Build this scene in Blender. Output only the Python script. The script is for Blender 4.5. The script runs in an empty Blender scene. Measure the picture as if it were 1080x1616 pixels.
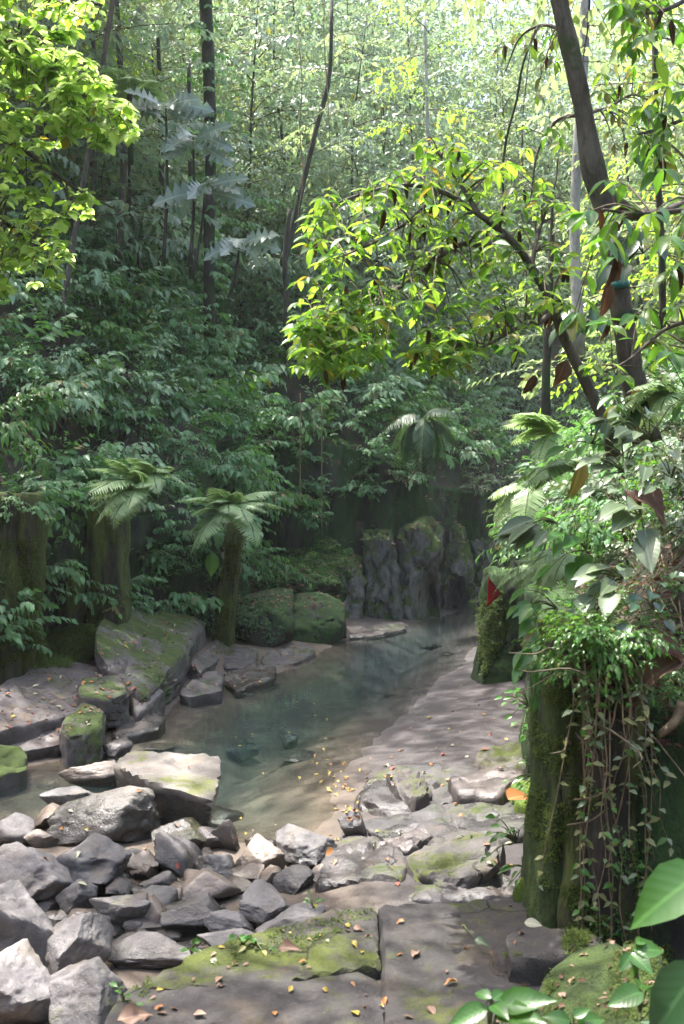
import bpy, bmesh, math, random
import numpy as np
from mathutils import Vector, Matrix
from mathutils.bvhtree import BVHTree

random.seed(7)
RNG = np.random.default_rng(7)
SC = bpy.context.scene
COL = SC.collection
PI = math.pi

# ------------------------------------------------------------------ camera, light, exposure
CAMZ = 3.0          # eye height above the water
F = 1571.0          # focal length in pixels of the 1080 x 1616 photograph (35 mm lens, upright frame)
cam_d = bpy.data.cameras.new("camera")
cam = bpy.data.objects.new("camera", cam_d)
COL.objects.link(cam)
cam.location = (0, 0, CAMZ)
cam.rotation_euler = (math.radians(90), 0, 0)
cam_d.sensor_fit = 'VERTICAL'
cam_d.sensor_height = 36.0
cam_d.lens = 35.0
cam_d.clip_start = 0.05
cam_d.clip_end = 600.0
cam_d.dof.use_dof = True
cam_d.dof.focus_distance = 14.0
cam_d.dof.aperture_fstop = 3.5
SC.camera = cam

SUN = Vector((-0.26, 0.2, 0.945)).normalized()
world = bpy.data.worlds.new("World")
SC.world = world
world.use_nodes = True
wn = world.node_tree
wn.nodes.clear()
w_out = wn.nodes.new("ShaderNodeOutputWorld")
w_bg = wn.nodes.new("ShaderNodeBackground")
w_sky = wn.nodes.new("ShaderNodeTexSky")
w_sky.sky_type = 'NISHITA'
w_sky.sun_disc = False
w_sky.sun_elevation = math.asin(SUN.z)
w_sky.sun_rotation = math.atan2(SUN.x, SUN.y)
w_sky.air_density = 1.0
w_sky.dust_density = 4.5
w_bg.inputs["Strength"].default_value = 0.15
wn.links.new(w_sky.outputs[0], w_bg.inputs["Color"])
wn.links.new(w_bg.outputs[0], w_out.inputs["Surface"])
sun_d = bpy.data.lights.new("sun", 'SUN')
sun_d.energy = 2.8
sun_d.angle = math.radians(0.5)
sun_d.color = (1.0, 0.965, 0.91)
sun = bpy.data.objects.new("sun", sun_d)
sun.rotation_euler = SUN.to_track_quat('Z', 'Y').to_euler()
sun.location = (-10, 10, 60)
COL.objects.link(sun)

SC.view_settings.view_transform = 'Standard'
SC.view_settings.look = 'None'
SC.view_settings.exposure = 2.3
SC.view_settings.gamma = 1.0
SC.view_settings.use_curve_mapping = False
SC.render.engine = 'CYCLES'
cy = SC.cycles
cy.use_denoising = True
cy.max_bounces = 8
cy.diffuse_bounces = 4
cy.glossy_bounces = 3
cy.transmission_bounces = 5
cy.transparent_max_bounces = 10
cy.volume_bounces = 1
cy.caustics_reflective = False
cy.caustics_refractive = False
cy.sample_clamp_indirect = 6.0
cy.use_adaptive_sampling = True
cy.adaptive_threshold = 0.015

# ------------------------------------------------------------------ helpers
def at(px, py, Y):
    return np.array([(px - 540) * Y / F, Y, CAMZ - (py - 808) * Y / F])

def gnd(px, py, z):
    Y = (CAMZ - z) * F / (py - 808)
    return np.array([(px - 540) * Y / F, Y, z])

def _hash(ix, iy, iz, seed):
    h = (ix * 374761393 + iy * 668265263 + iz * 2147483647 + seed * 974634777) & 0xFFFFFFFF
    h = ((h ^ (h >> 13)) * 1274126177) & 0xFFFFFFFF
    h = (h ^ (h >> 16)) & 0xFFFFFF
    return h / float(0xFFFFFF) * 2 - 1

def vnoise(P, seed=0):
    P = np.asarray(P, float)
    I = np.floor(P).astype(np.int64)
    f = P - I
    u = f * f * (3 - 2 * f)
    out = 0
    for dx in (0, 1):
        for dy in (0, 1):
            for dz in (0, 1):
                w = (u[:, 0] if dx else 1 - u[:, 0]) * (u[:, 1] if dy else 1 - u[:, 1]) * (u[:, 2] if dz else 1 - u[:, 2])
                out = out + w * _hash(I[:, 0] + dx, I[:, 1] + dy, I[:, 2] + dz, seed)
    return out

def fbm(P, octv=4, seed=0, gain=0.5):
    a, s, out = 1.0, 1.0, 0
    for o in range(octv):
        out = out + a * vnoise(np.asarray(P) * s + 17.3 * o, seed + o)
        a *= gain
        s *= 2.03
    return out

def smooth(x):
    x = np.clip(x, 0, 1)
    return x * x * (3 - 2 * x)

def nrm(v):
    v = np.asarray(v, float)
    return v / np.maximum(np.linalg.norm(v, axis=-1, keepdims=True), 1e-9)

class MB:
    """collects triangles; lf = (along leaf, across leaf, random) per vertex"""
    def __init__(self):
        self.V, self.Fc, self.M, self.L, self.n = [], [], [], [], 0

    def add(self, V, Fc, mi=0, lf=None):
        V = np.asarray(V, float).reshape(-1, 3)
        Fc = np.asarray(Fc, np.int64).reshape(-1, 3)
        self.V.append(V)
        self.Fc.append(Fc + self.n)
        self.M.append(np.full(len(Fc), mi, np.int32))
        self.L.append(np.zeros((len(V), 3)) if lf is None else lf)
        self.n += len(V)
        return self

    def tube(self, pts, rad, sides=6, mi=0, cap=True):
        pts = np.asarray(pts, float)
        n = len(pts)
        rad = np.broadcast_to(np.asarray(rad, float), (n,))
        T = nrm(np.gradient(pts, axis=0))
        ref = np.array([0.31, 0.17, 0.93]) if abs(T[0][2]) < 0.85 else np.array([0.9, 0.3, 0.1])
        A = nrm(np.cross(T, ref))
        B = np.cross(T, A)
        ang = np.linspace(0, 2 * PI, sides, endpoint=False)
        ring = np.cos(ang)[None, :, None] * A[:, None, :] + np.sin(ang)[None, :, None] * B[:, None, :]
        V = (pts[:, None, :] + ring * rad[:, None, None]).reshape(-1, 3)
        fs = []
        for i in range(n - 1):
            for k in range(sides):
                a, b = i * sides + k, i * sides + (k + 1) % sides
                c, d = a + sides, b + sides
                fs += [(a, b, d), (a, d, c)]
        if cap:
            V = np.vstack([V, pts[:1], pts[-1:]])
            for k in range(sides):
                fs.append((n * sides, (k + 1) % sides, k))
                fs.append((n * sides + 1, (n - 1) * sides + k, (n - 1) * sides + (k + 1) % sides))
        return self.add(V, fs, mi)

    def leaves(self, T, P, D, N, S, mi=0, W=1.0):
        tv, tf = T
        P = np.asarray(P, float).reshape(-1, 3)
        m = len(P)
        if m == 0:
            return self
        D = nrm(np.broadcast_to(np.asarray(D, float), (m, 3)))
        N = np.broadcast_to(np.asarray(N, float), (m, 3))
        Yv = nrm(np.cross(N, D))
        Zv = np.cross(D, Yv)
        S = np.broadcast_to(np.asarray(S, float), (m,))
        W = np.broadcast_to(np.asarray(W, float), (m,))
        V = P[:, None, :] + S[:, None, None] * (tv[None, :, 0:1] * D[:, None, :] + (tv[None, :, 1:2] * W[:, None, None]) * Yv[:, None, :] + tv[None, :, 2:3] * Zv[:, None, :])
        k = len(tv)
        Fc = (tf[None] + (np.arange(m) * k)[:, None, None]).reshape(-1, 3)
        lf = np.empty((m, k, 3))
        lf[:, :, 0] = tv[None, :, 0]
        lf[:, :, 1] = tv[None, :, 1]
        lf[:, :, 2] = RNG.random(m)[:, None]
        return self.add(V.reshape(-1, 3), Fc, mi, lf.reshape(-1, 3))

    def mesh(self, name, mats, smooth_=True):
        V = np.vstack(self.V)
        Fc = np.vstack(self.Fc)
        me = bpy.data.meshes.new(name)
        me.vertices.add(len(V))
        me.vertices.foreach_set("co", V.astype(np.float32).ravel())
        me.loops.add(len(Fc) * 3)
        me.loops.foreach_set("vertex_index", Fc.astype(np.int32).ravel())
        me.polygons.add(len(Fc))
        me.polygons.foreach_set("loop_start", np.arange(0, len(Fc) * 3, 3, dtype=np.int32))
        for m in (mats if isinstance(mats, (list, tuple)) else [mats]):
            me.materials.append(m)
        me.polygons.foreach_set("material_index", np.concatenate(self.M))
        me.polygons.foreach_set("use_smooth", np.full(len(Fc), smooth_, dtype=bool))
        a = me.attributes.new("lf", 'FLOAT_VECTOR', 'POINT')
        a.data.foreach_set("vector", np.vstack(self.L).astype(np.float32).ravel())
        me.update()
        me.validate()
        return me

def put(name, me, parent=None, label=None, cat=None, group=None, kind=None, loc=None, rot=None):
    o = bpy.data.objects.new(name, me)
    COL.objects.link(o)
    if parent is not None:
        o.parent = parent
    if loc is not None:
        o.location = loc
    if rot is not None:
        o.rotation_euler = rot
    for k, v in (("label", label), ("category", cat), ("group", group), ("kind", kind)):
        if v:
            o[k] = v
    return o

def thing(name, label, cat, loc=(0, 0, 0), group=None):
    return put(name, None, None, label, cat, group, None, loc)

def orient(o, pos, d, scale=1.0, roll=0.0, up=(0, 0, 1)):
    """local +X along d, local +Z as near to up as it can be"""
    x = Vector(d).normalized()
    u = Vector(up)
    z = u - x * u.dot(x)
    if z.length < 1e-3:
        z = Vector((0, -1, 0)) - x * (-x.y)
    z.normalize()
    if roll:
        z = Matrix.Rotation(roll, 3, x) @ z
    y = z.cross(x)
    M = Matrix(((x.x, y.x, z.x), (x.y, y.y, z.y), (x.z, y.z, z.z))).to_4x4()
    o.matrix_local = Matrix.Translation(Vector(pos)) @ M @ Matrix.Diagonal((scale, scale, scale, 1))

def curve_pts(ctrl, n):
    """Catmull-Rom through control points"""
    C = np.asarray(ctrl, float)
    C = np.vstack([2 * C[0] - C[1], C, 2 * C[-1] - C[-2]])
    out = []
    m = len(C) - 3
    for t in np.linspace(0, m, n):
        i = min(int(t), m - 1)
        u = t - i
        p0, p1, p2, p3 = C[i], C[i + 1], C[i + 2], C[i + 3]
        out.append(0.5 * ((2 * p1) + (-p0 + p2) * u + (2 * p0 - 5 * p1 + 4 * p2 - p3) * u * u + (-p0 + 3 * p1 - 3 * p2 + p3) * u ** 3))
    return np.array(out)

# ------------------------------------------------------------------ materials
class NT:
    def __init__(self, name):
        self.m = bpy.data.materials.new(name)
        self.m.use_nodes = True
        self.t = self.m.node_tree
        self.t.nodes.clear()
        self.out = self.t.nodes.new("ShaderNodeOutputMaterial")

    def n(self, typ, props=None, **inp):
        nd = self.t.nodes.new("ShaderNode" + typ)
        for k, v in (props or {}).items():
            setattr(nd, k, v)
        for k, v in inp.items():
            key = k.replace("_", " ")
            s = nd.inputs[key] if key in nd.inputs else nd.inputs[k]
            self.set(s, v)
        return nd

    def set(self, s, v):
        if isinstance(v, bpy.types.NodeSocket):
            self.t.links.new(v, s)
        elif isinstance(v, bpy.types.Node):
            self.t.links.new(v.outputs[0], s)
        else:
            if isinstance(v, (tuple, list)) and len(v) == 3 and s.type == 'RGBA':
                v = (*v, 1.0)
            s.default_value = v

    def math(self, op, a, b=0.0, clamp=False):
        nd = self.t.nodes.new("ShaderNodeMath")
        nd.operation = op
        nd.use_clamp = clamp
        self.set(nd.inputs[0], a)
        self.set(nd.inputs[1], b)
        return nd.outputs[0]

    def mix(self, f, a, b, typ='MIX'):
        nd = self.t.nodes.new("ShaderNodeMix")
        nd.data_type = 'RGBA'
        nd.blend_type = typ
        self.set(nd.inputs[0], f)
        self.set(nd.inputs[6], a)
        self.set(nd.inputs[7], b)
        return nd.outputs[2]

    def noise(self, vec, scale, detail=4.0, rough=0.55, dist=0.0):
        return self.n("TexNoise", None, Vector=vec, Scale=scale, Detail=detail, Roughness=rough, Distortion=dist).outputs[0]

    def step(self, x, lo, hi):
        nd = self.t.nodes.new("ShaderNodeMapRange")
        nd.interpolation_type = 'SMOOTHSTEP'
        self.set(nd.inputs[0], x)
        nd.inputs[1].default_value = lo
        nd.inputs[2].default_value = hi
        return nd.outputs[0]

    def surf(self, s):
        self.set(self.out.inputs[0], s)
        return self.m

def rock_mat(name, dark, light, moss=-1.0, moss_col=(0.055, 0.085, 0.014), moss_col2=(0.02, 0.042, 0.01), rough=0.8, bump=0.5, streak=0.0, wet=0.0, spread=0.35, tint=(0.2, 0.15, 0.09), cracks=0.0, wet_shade_line=None):
    t = NT(name)
    geo = t.n("NewGeometry")
    pos = geo.outputs["Position"]
    if streak:
        mp = t.n("Mapping", None, Vector=pos)
        mp.inputs["Scale"].default_value = (1, 1, 1 - streak)
        vec = mp.outputs[0]
    else:
        vec = pos
    n1 = t.noise(vec, 1.6, 6, 0.6, 0.4)
    n2 = t.noise(vec, 9.0, 8, 0.65, 0.2)
    n3 = t.noise(vec, 46.0, 5, 0.7)
    f = t.math('ADD', t.math('MULTIPLY', n1, 0.55), t.math('MULTIPLY', n2, 0.45))
    c = t.mix(t.step(f, 0.34, 0.66), dark, light)
    c = t.mix(t.math('MULTIPLY', t.step(n3, 0.45, 0.8), 0.35), c, tuple(min(1, v * 1.7) for v in light))
    c = t.mix(t.math('MULTIPLY', t.step(t.noise(vec, 3.1, 4, 0.6), 0.52, 0.75), 0.45), c, tint)
    if wet > 0.3:
        c = t.mix(t.math('MULTIPLY', t.step(n1, 0.48, 0.6), 0.62), c, t.mix(0.8, c, (0.012, 0.01, 0.009)))
    # lichen flecks
    vo = t.n("TexVoronoi", None, Vector=vec, Scale=24.0)
    fleck = t.math('MULTIPLY', t.step(vo.outputs["Distance"], 0.16, 0.05), t.step(n2, 0.52, 0.62))
    c = t.mix(t.math('MULTIPLY', fleck, 0.5), c, (0.42, 0.42, 0.36))
    oi = t.n('ObjectInfo')
    vr = t.n('MapRange')
    t.set(vr.inputs[0], oi.outputs['Random'])
    vr.inputs[3].default_value = 0.62
    vr.inputs[4].default_value = 1.12
    c = t.mix(1.0, c, vr.outputs[0], 'MULTIPLY')
    c = t.mix(t.math('MULTIPLY', t.math('FRACT', t.math('MULTIPLY', oi.outputs['Random'], 7.3)), 0.3), c, t.mix(1.0, c, (1.0, 0.88, 0.76), 'MULTIPLY'))
    rg = t.math('SUBTRACT', rough, t.math('MULTIPLY', t.step(n1, 0.42, 0.6), wet))
    pit = t.n('TexVoronoi', None, Vector=vec, Scale=33.0, Randomness=1.0)
    h = t.math('ADD', t.math('ADD', t.math('MULTIPLY', n2, 0.7), t.math('MULTIPLY', n3, 0.3)), t.math('MULTIPLY', t.step(pit.outputs['Distance'], 0.0, 0.35), 0.12))
    if moss > -0.4:
        sx = t.n("SeparateXYZ", None, Vector=geo.outputs["Normal"])
        up = t.math('MULTIPLY', sx.outputs[2], spread)
        mn = t.math('ADD', t.math('MULTIPLY', t.noise(vec, 1.1, 7, 0.68, 0.6), 0.75), t.math('MULTIPLY', n2, 0.25))
        msk = t.step(t.math('ADD', t.math('ADD', mn, up), moss), 0.45, 0.57)
        mc = t.mix(t.step(t.math('ADD', t.math('MULTIPLY', t.noise(vec, 5.0, 6, 0.7), 0.6), t.math('MULTIPLY', n3, 0.4)), 0.35, 0.65), moss_col2, moss_col)
        c = t.mix(msk, c, mc)
        rg = t.mix(msk, rg, (0.95, 0.95, 0.95))
        h = t.math('ADD', h, t.math('MULTIPLY', msk, t.math('MULTIPLY', t.noise(vec, 70.0, 3, 0.7), 0.6)))
    if cracks:
        dn = t.n("TexNoise", None, Vector=vec, Scale=2.5, Detail=5.0)
        mv = t.n("Vector" + "Math", {"operation": 'MULTIPLY_ADD'})
        t.set(mv.inputs[0], dn.outputs[1])
        mv.inputs[1].default_value = (0.55, 0.55, 0.55)
        t.set(mv.inputs[2], vec)
        ce = t.n("TexVoronoi", {"feature": 'DISTANCE_TO_EDGE'}, Vector=mv.outputs[0], Scale=cracks)
        ck = t.step(ce.outputs["Distance"], 0.022, 0.0)
        ck = t.math('MULTIPLY', ck, t.step(t.noise(vec, 1.7, 3), 0.47, 0.6))
        c = t.mix(t.math('MULTIPLY', ck, 0.75), c, (0.015, 0.013, 0.011))
        h = t.math('SUBTRACT', h, t.math('MULTIPLY', ck, 1.2))
    if wet_shade_line is not None:  # dark wet band above the water; set higher, it also paints shade
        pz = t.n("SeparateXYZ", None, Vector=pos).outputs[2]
        wet_shade = t.step(t.math('ADD', pz, t.math('MULTIPLY', t.noise(pos, 3.0, 3), -0.25)), wet_shade_line + 0.06, wet_shade_line - 0.06)
        c = t.mix(wet_shade, c, t.mix(0.72, c, (0.02, 0.017, 0.014)))
        rg = t.mix(wet_shade, rg, (0.22, 0.22, 0.22))
    bmp = t.n("Bump", None, Strength=bump, Distance=0.05, Height=h)
    b = t.n("BsdfPrincipled", None, Base_Color=c, Roughness=rg, Normal=bmp.outputs[0])
    return t.surf(b)

def leaf_mat(name, a, b, tr, trans=0.42, rough=0.42, odd=None, odd_at=0.94, spec=0.5, hole=False):
    t = NT(name)
    at_ = t.n("Attribute", {"attribute_name": "lf"})
    sx = t.n("SeparateXYZ", None, Vector=at_.outputs["Vector"])
    oi = t.n("ObjectInfo")
    r = t.math('FRACT', t.math('ADD', sx.outputs[2], oi.outputs["Random"]))
    pos = t.n("NewGeometry").outputs["Position"]
    patch = t.noise(pos, 0.8, 3)
    k = t.math('ADD', t.math('MULTIPLY', r, 0.65), t.math('MULTIPLY', t.math('SUBTRACT', patch, 0.3), 0.8), True)
    c = t.mix(k, a, b)
    tc = t.mix(k, tuple(v * 0.75 for v in tr), tr)
    if odd:
        f = t.step(r, odd_at, min(1.0, odd_at + 0.02))
        c = t.mix(f, c, odd)
        tc = t.mix(f, tc, odd)
    ay = t.math('ABSOLUTE', sx.outputs[1])
    rib = t.math('MULTIPLY', t.step(ay, 0.035, 0.008), 0.5)
    vein = t.math('SINE', t.math('ADD', t.math('MULTIPLY', sx.outputs[0], 48.0), t.math('MULTIPLY', ay, -45.0)))
    rib = t.math('MAXIMUM', rib, t.math('MULTIPLY', t.step(vein, 0.86, 1.0), 0.07))
    c = t.mix(rib, c, tuple(min(1, v * 1.9 + 0.02) for v in b))
    bl = t.step(t.noise(pos, 38.0, 3), 0.62, 0.8)
    c = t.mix(t.math('MULTIPLY', bl, 0.35), c, (0.09, 0.07, 0.03))
    bmp = t.n("Bump", None, Strength=0.06, Distance=0.003, Height=vein)
    p = t.n("BsdfPrincipled", None, Base_Color=c, Roughness=rough, Specular_IOR_Level=spec, Normal=bmp.outputs[0])
    tl = t.n("BsdfTranslucent", None, Color=tc)
    mx = t.n("MixShader", None)
    mx.inputs[0].default_value = trans
    t.set(mx.inputs[1], p)
    t.set(mx.inputs[2], tl)
    return t.surf(mx)

def plain_mat(name, a, b, scale=6.0, rough=0.85, bump=0.4, stretch=None, spec=0.4, patch=None, patch_at=0.55):
    t = NT(name)
    tc = t.n("NewGeometry").outputs["Position"]
    v = tc
    if stretch:
        mp = t.n("Mapping", None, Vector=tc)
        mp.inputs["Scale"].default_value = stretch
        v = mp.outputs[0]
    n1 = t.noise(v, scale, 7, 0.62, 0.3)
    n2 = t.noise(v, scale * 6, 4, 0.6)
    c = t.mix(t.step(t.math('ADD', t.math('MULTIPLY', n1, 0.7), t.math('MULTIPLY', n2, 0.3)), 0.35, 0.65), a, b)
    if patch:
        c = t.mix(t.step(t.noise(tc, scale * 0.5, 5, 0.6), patch_at, patch_at + 0.12), c, patch)
    bmp = t.n("Bump", None, Strength=bump, Distance=0.03, Height=t.math('ADD', n1, t.math('MULTIPLY', n2, 0.4)))
    return t.surf(t.n("BsdfPrincipled", None, Base_Color=c, Roughness=rough, Specular_IOR_Level=spec, Normal=bmp.outputs[0]))

M = {}
M['boulder'] = rock_mat("boulder_stone", (0.08, 0.074, 0.073), (0.2, 0.187, 0.183), moss=-0.12, spread=0.0, rough=0.72, bump=0.45, wet=0.1, moss_col=(0.14, 0.15, 0.05), moss_col2=(0.07, 0.08, 0.025), wet_shade_line=0.0)
M['boulder_brown'] = rock_mat("boulder_brown_stone", (0.13, 0.1, 0.08), (0.3, 0.25, 0.21), rough=0.55, bump=0.4, wet=0.3, tint=(0.22, 0.14, 0.08), wet_shade_line=0.0)
M['boulder_mossy'] = rock_mat("boulder_lichen_stone", (0.1, 0.09, 0.08), (0.19, 0.176, 0.16), moss=-0.125, spread=0.08, moss_col=(0.17, 0.19, 0.05), moss_col2=(0.08, 0.09, 0.025), rough=0.75, bump=0.5, wet_shade_line=0.27)  # wet band raised so its dark colour also paints shade on the boulder front
M['dark_wet'] = rock_mat("wet_dark_stone", (0.05, 0.043, 0.042), (0.15, 0.13, 0.125), rough=0.42, bump=0.45, wet=0.25, tint=(0.12, 0.08, 0.05), wet_shade_line=0.0)
M['shelf'] = rock_mat("shelf_stone", (0.05, 0.046, 0.047), (0.14, 0.13, 0.131), moss=-0.15, spread=0.1, rough=0.62, bump=0.5, wet=0.42, moss_col=(0.1, 0.11, 0.02), tint=(0.17, 0.12, 0.085), cracks=1.6)
M['shelf_mossy'] = rock_mat("shelf_mossy_stone", (0.055, 0.049, 0.047), (0.14, 0.126, 0.12), moss=-0.1, spread=0.1, rough=0.7, bump=0.55, moss_col=(0.08, 0.098, 0.016), moss_col2=(0.035, 0.045, 0.01), cracks=1.6)
M['platform'] = rock_mat("platform_stone", (0.035, 0.031, 0.03), (0.08, 0.072, 0.068), moss=-0.09, spread=0.03, rough=0.85, bump=0.55, moss_col=(0.08, 0.095, 0.016), moss_col2=(0.04, 0.05, 0.01), cracks=1.1)
M['platform_moss'] = rock_mat("platform_mossy_stone", (0.035, 0.031, 0.029), (0.08, 0.072, 0.067), moss=-0.03, spread=0.02, rough=0.85, bump=0.6, moss_col=(0.085, 0.105, 0.016), moss_col2=(0.04, 0.05, 0.01), cracks=1.1)
M['ledge'] = rock_mat("ledge_stone", (0.055, 0.048, 0.052), (0.15, 0.135, 0.135), moss=-0.055, spread=0.12, rough=0.7, bump=0.6, wet=0.2, moss_col=(0.075, 0.11, 0.02), moss_col2=(0.03, 0.05, 0.012), cracks=1.3)
M['ledge_bare'] = rock_mat("ledge_bare_stone", (0.045, 0.038, 0.04), (0.135, 0.12, 0.122), moss=-0.16, spread=0.1, rough=0.55, bump=0.6, wet=0.25, cracks=1.5)
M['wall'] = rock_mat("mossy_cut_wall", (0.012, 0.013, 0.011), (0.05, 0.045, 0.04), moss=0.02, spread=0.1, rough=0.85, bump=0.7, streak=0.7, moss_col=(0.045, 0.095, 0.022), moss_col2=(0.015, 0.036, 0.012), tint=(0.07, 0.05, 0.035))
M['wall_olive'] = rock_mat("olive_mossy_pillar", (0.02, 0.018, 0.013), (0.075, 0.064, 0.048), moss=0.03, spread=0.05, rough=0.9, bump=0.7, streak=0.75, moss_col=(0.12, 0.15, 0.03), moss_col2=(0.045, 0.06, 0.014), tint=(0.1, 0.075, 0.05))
M['block'] = rock_mat("mossy_block", (0.02, 0.02, 0.02), (0.075, 0.07, 0.065), moss=0.03, spread=0.1, rough=0.85, bump=0.7, moss_col=(0.05, 0.1, 0.02), moss_col2=(0.016, 0.038, 0.012), tint=(0.06, 0.045, 0.03))
M['cliff'] = rock_mat("dark_cliff_stone", (0.07, 0.068, 0.07), (0.3, 0.285, 0.275), moss=-0.02, spread=0.25, rough=0.65, bump=0.7, wet=0.2, streak=0.4, moss_col=(0.06, 0.1, 0.018), moss_col2=(0.02, 0.035, 0.01), tint=(0.14, 0.115, 0.09))
M['bright_moss'] = rock_mat("bright_moss_stone", (0.03, 0.03, 0.025), (0.09, 0.08, 0.07), moss=0.12, spread=0.05, rough=0.9, bump=0.8, moss_col=(0.13, 0.2, 0.02), moss_col2=(0.05, 0.09, 0.015))
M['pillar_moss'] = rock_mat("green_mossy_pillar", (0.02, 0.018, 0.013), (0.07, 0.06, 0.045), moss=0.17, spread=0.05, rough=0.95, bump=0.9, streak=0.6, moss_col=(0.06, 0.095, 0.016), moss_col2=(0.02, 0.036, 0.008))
M['bark'] = plain_mat("grey_brown_bark", (0.045, 0.037, 0.03), (0.15, 0.125, 0.1), 7, 0.9, 0.8, (1, 1, 0.3), patch=(0.05, 0.07, 0.02), patch_at=0.56)
M['bark_dark'] = plain_mat("dark_mossy_bark", (0.02, 0.02, 0.015), (0.07, 0.06, 0.045), 5, 0.9, 0.8, (1, 1, 0.3), patch=(0.025, 0.045, 0.015), patch_at=0.5)
M['bark_pale'] = plain_mat("pale_bark", (0.16, 0.155, 0.135), (0.42, 0.41, 0.37), 5, 0.85, 0.4, (1, 1, 0.3))
M['twig'] = plain_mat("brown_twig", (0.07, 0.055, 0.035), (0.16, 0.13, 0.08), 9, 0.85, 0.2)
M['twig_green'] = plain_mat("green_stem", (0.06, 0.085, 0.025), (0.13, 0.15, 0.05), 9, 0.7, 0.2)
M['straw'] = plain_mat("dry_vine", (0.12, 0.085, 0.05), (0.3, 0.22, 0.13), 9, 0.9, 0.2)
M['soil'] = plain_mat("dark_soil", (0.022, 0.016, 0.011), (0.075, 0.055, 0.038), 3, 0.95, 0.9)

M['leaf_slope'] = leaf_mat("slope_leaf", (0.06, 0.165, 0.06), (0.19, 0.33, 0.16), (0.2, 0.46, 0.08), 0.4, 0.42, odd=(0.2, 0.12, 0.05), odd_at=0.975, spec=0.4)
M['leaf_slope2'] = leaf_mat("slope_leaf_pale", (0.12, 0.235, 0.11), (0.31, 0.43, 0.25), (0.26, 0.5, 0.12), 0.3, 0.34, odd=(0.25, 0.2, 0.06), odd_at=0.975, spec=0.45)
M['leaf_forest'] = leaf_mat("forest_leaf", (0.09, 0.145, 0.055), (0.2, 0.265, 0.12), (0.42, 0.55, 0.22), 0.5, 0.4, odd=(0.24, 0.24, 0.05), odd_at=0.93)
M['leaf_forest2'] = leaf_mat("forest_leaf_blue", (0.1, 0.17, 0.105), (0.24, 0.315, 0.215), (0.35, 0.5, 0.27), 0.47, 0.36, odd=(0.2, 0.22, 0.06), odd_at=0.95, spec=0.6)
M['leaf_lime'] = leaf_mat("lime_leaf", (0.06, 0.15, 0.015), (0.12, 0.22, 0.025), (0.4, 0.66, 0.06), 0.6, 0.4, odd=(0.32, 0.26, 0.03), odd_at=0.93)
M['leaf_sun'] = leaf_mat("sunlit_round_leaf", (0.16, 0.25, 0.05), (0.25, 0.33, 0.1), (0.68, 0.9, 0.24), 0.7, 0.42)
M['leaf_green'] = leaf_mat("fresh_green_leaf", (0.035, 0.13, 0.018), (0.08, 0.2, 0.03), (0.18, 0.42, 0.03), 0.42, 0.32, odd=(0.25, 0.22, 0.04), odd_at=0.96, spec=0.55)
M['leaf_fore'] = leaf_mat("glossy_foreground_leaf", (0.025, 0.085, 0.015), (0.05, 0.13, 0.022), (0.12, 0.3, 0.025), 0.35, 0.3)
M['leaf_pale'] = leaf_mat("pale_sheen_leaf", (0.08, 0.125, 0.06), (0.17, 0.22, 0.12), (0.18, 0.26, 0.08), 0.25, 0.38, spec=0.5)
M['leaf_dark'] = leaf_mat("deep_green_leaf", (0.015, 0.05, 0.02), (0.035, 0.085, 0.03), (0.06, 0.16, 0.03), 0.25, 0.3, spec=0.55)
M['leaf_vine'] = leaf_mat("yellowish_vine_leaf", (0.1, 0.13, 0.045), (0.22, 0.22, 0.08), (0.25, 0.28, 0.07), 0.35, 0.45)
M['fern'] = leaf_mat("fern_green", (0.19, 0.3, 0.13), (0.33, 0.44, 0.23), (0.38, 0.56, 0.18), 0.4, 0.45)
M['fern_dark'] = leaf_mat("palm_green", (0.015, 0.045, 0.018), (0.04, 0.085, 0.035), (0.1, 0.2, 0.04), 0.35, 0.45)
M['leaf_bread'] = leaf_mat("silvery_lobed_leaf", (0.12, 0.17, 0.13), (0.24, 0.3, 0.24), (0.2, 0.32, 0.16), 0.35, 0.3, spec=0.8)
M['moss_leaf'] = leaf_mat("tiny_moss_leaf", (0.04, 0.07, 0.01), (0.1, 0.135, 0.022), (0.2, 0.3, 0.03), 0.3, 0.6, spec=0.2)
M['dry'] = leaf_mat("dry_brown_leaf", (0.06, 0.032, 0.02), (0.15, 0.085, 0.055), (0.25, 0.1, 0.04), 0.2, 0.6, spec=0.3)
M['dry_dark'] = leaf_mat("withered_dark_leaf", (0.03, 0.018, 0.01), (0.09, 0.05, 0.025), (0.12, 0.05, 0.02), 0.2, 0.7, spec=0.2)
M['fall_yellow'] = leaf_mat("yellow_fallen_leaf", (0.340, 0.245, 0.041), (0.422, 0.340, 0.082), (0.4, 0.3, 0.04), 0.15, 0.5)
M['fall_orange'] = leaf_mat("orange_fallen_leaf", (0.306, 0.116, 0.034), (0.374, 0.190, 0.068), (0.4, 0.15, 0.03), 0.15, 0.5)
M['fall_red'] = leaf_mat("red_fallen_leaf", (0.204, 0.034, 0.024), (0.286, 0.082, 0.054), (0.3, 0.05, 0.02), 0.15, 0.55)
M['fall_brown'] = leaf_mat("brown_fallen_leaf", (0.136, 0.075, 0.048), (0.258, 0.170, 0.116), (0.2, 0.1, 0.04), 0.12, 0.6)
M['fall_pale'] = leaf_mat("pale_fallen_leaf", (0.272, 0.272, 0.177), (0.374, 0.360, 0.258), (0.3, 0.3, 0.15), 0.12, 0.5)

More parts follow.
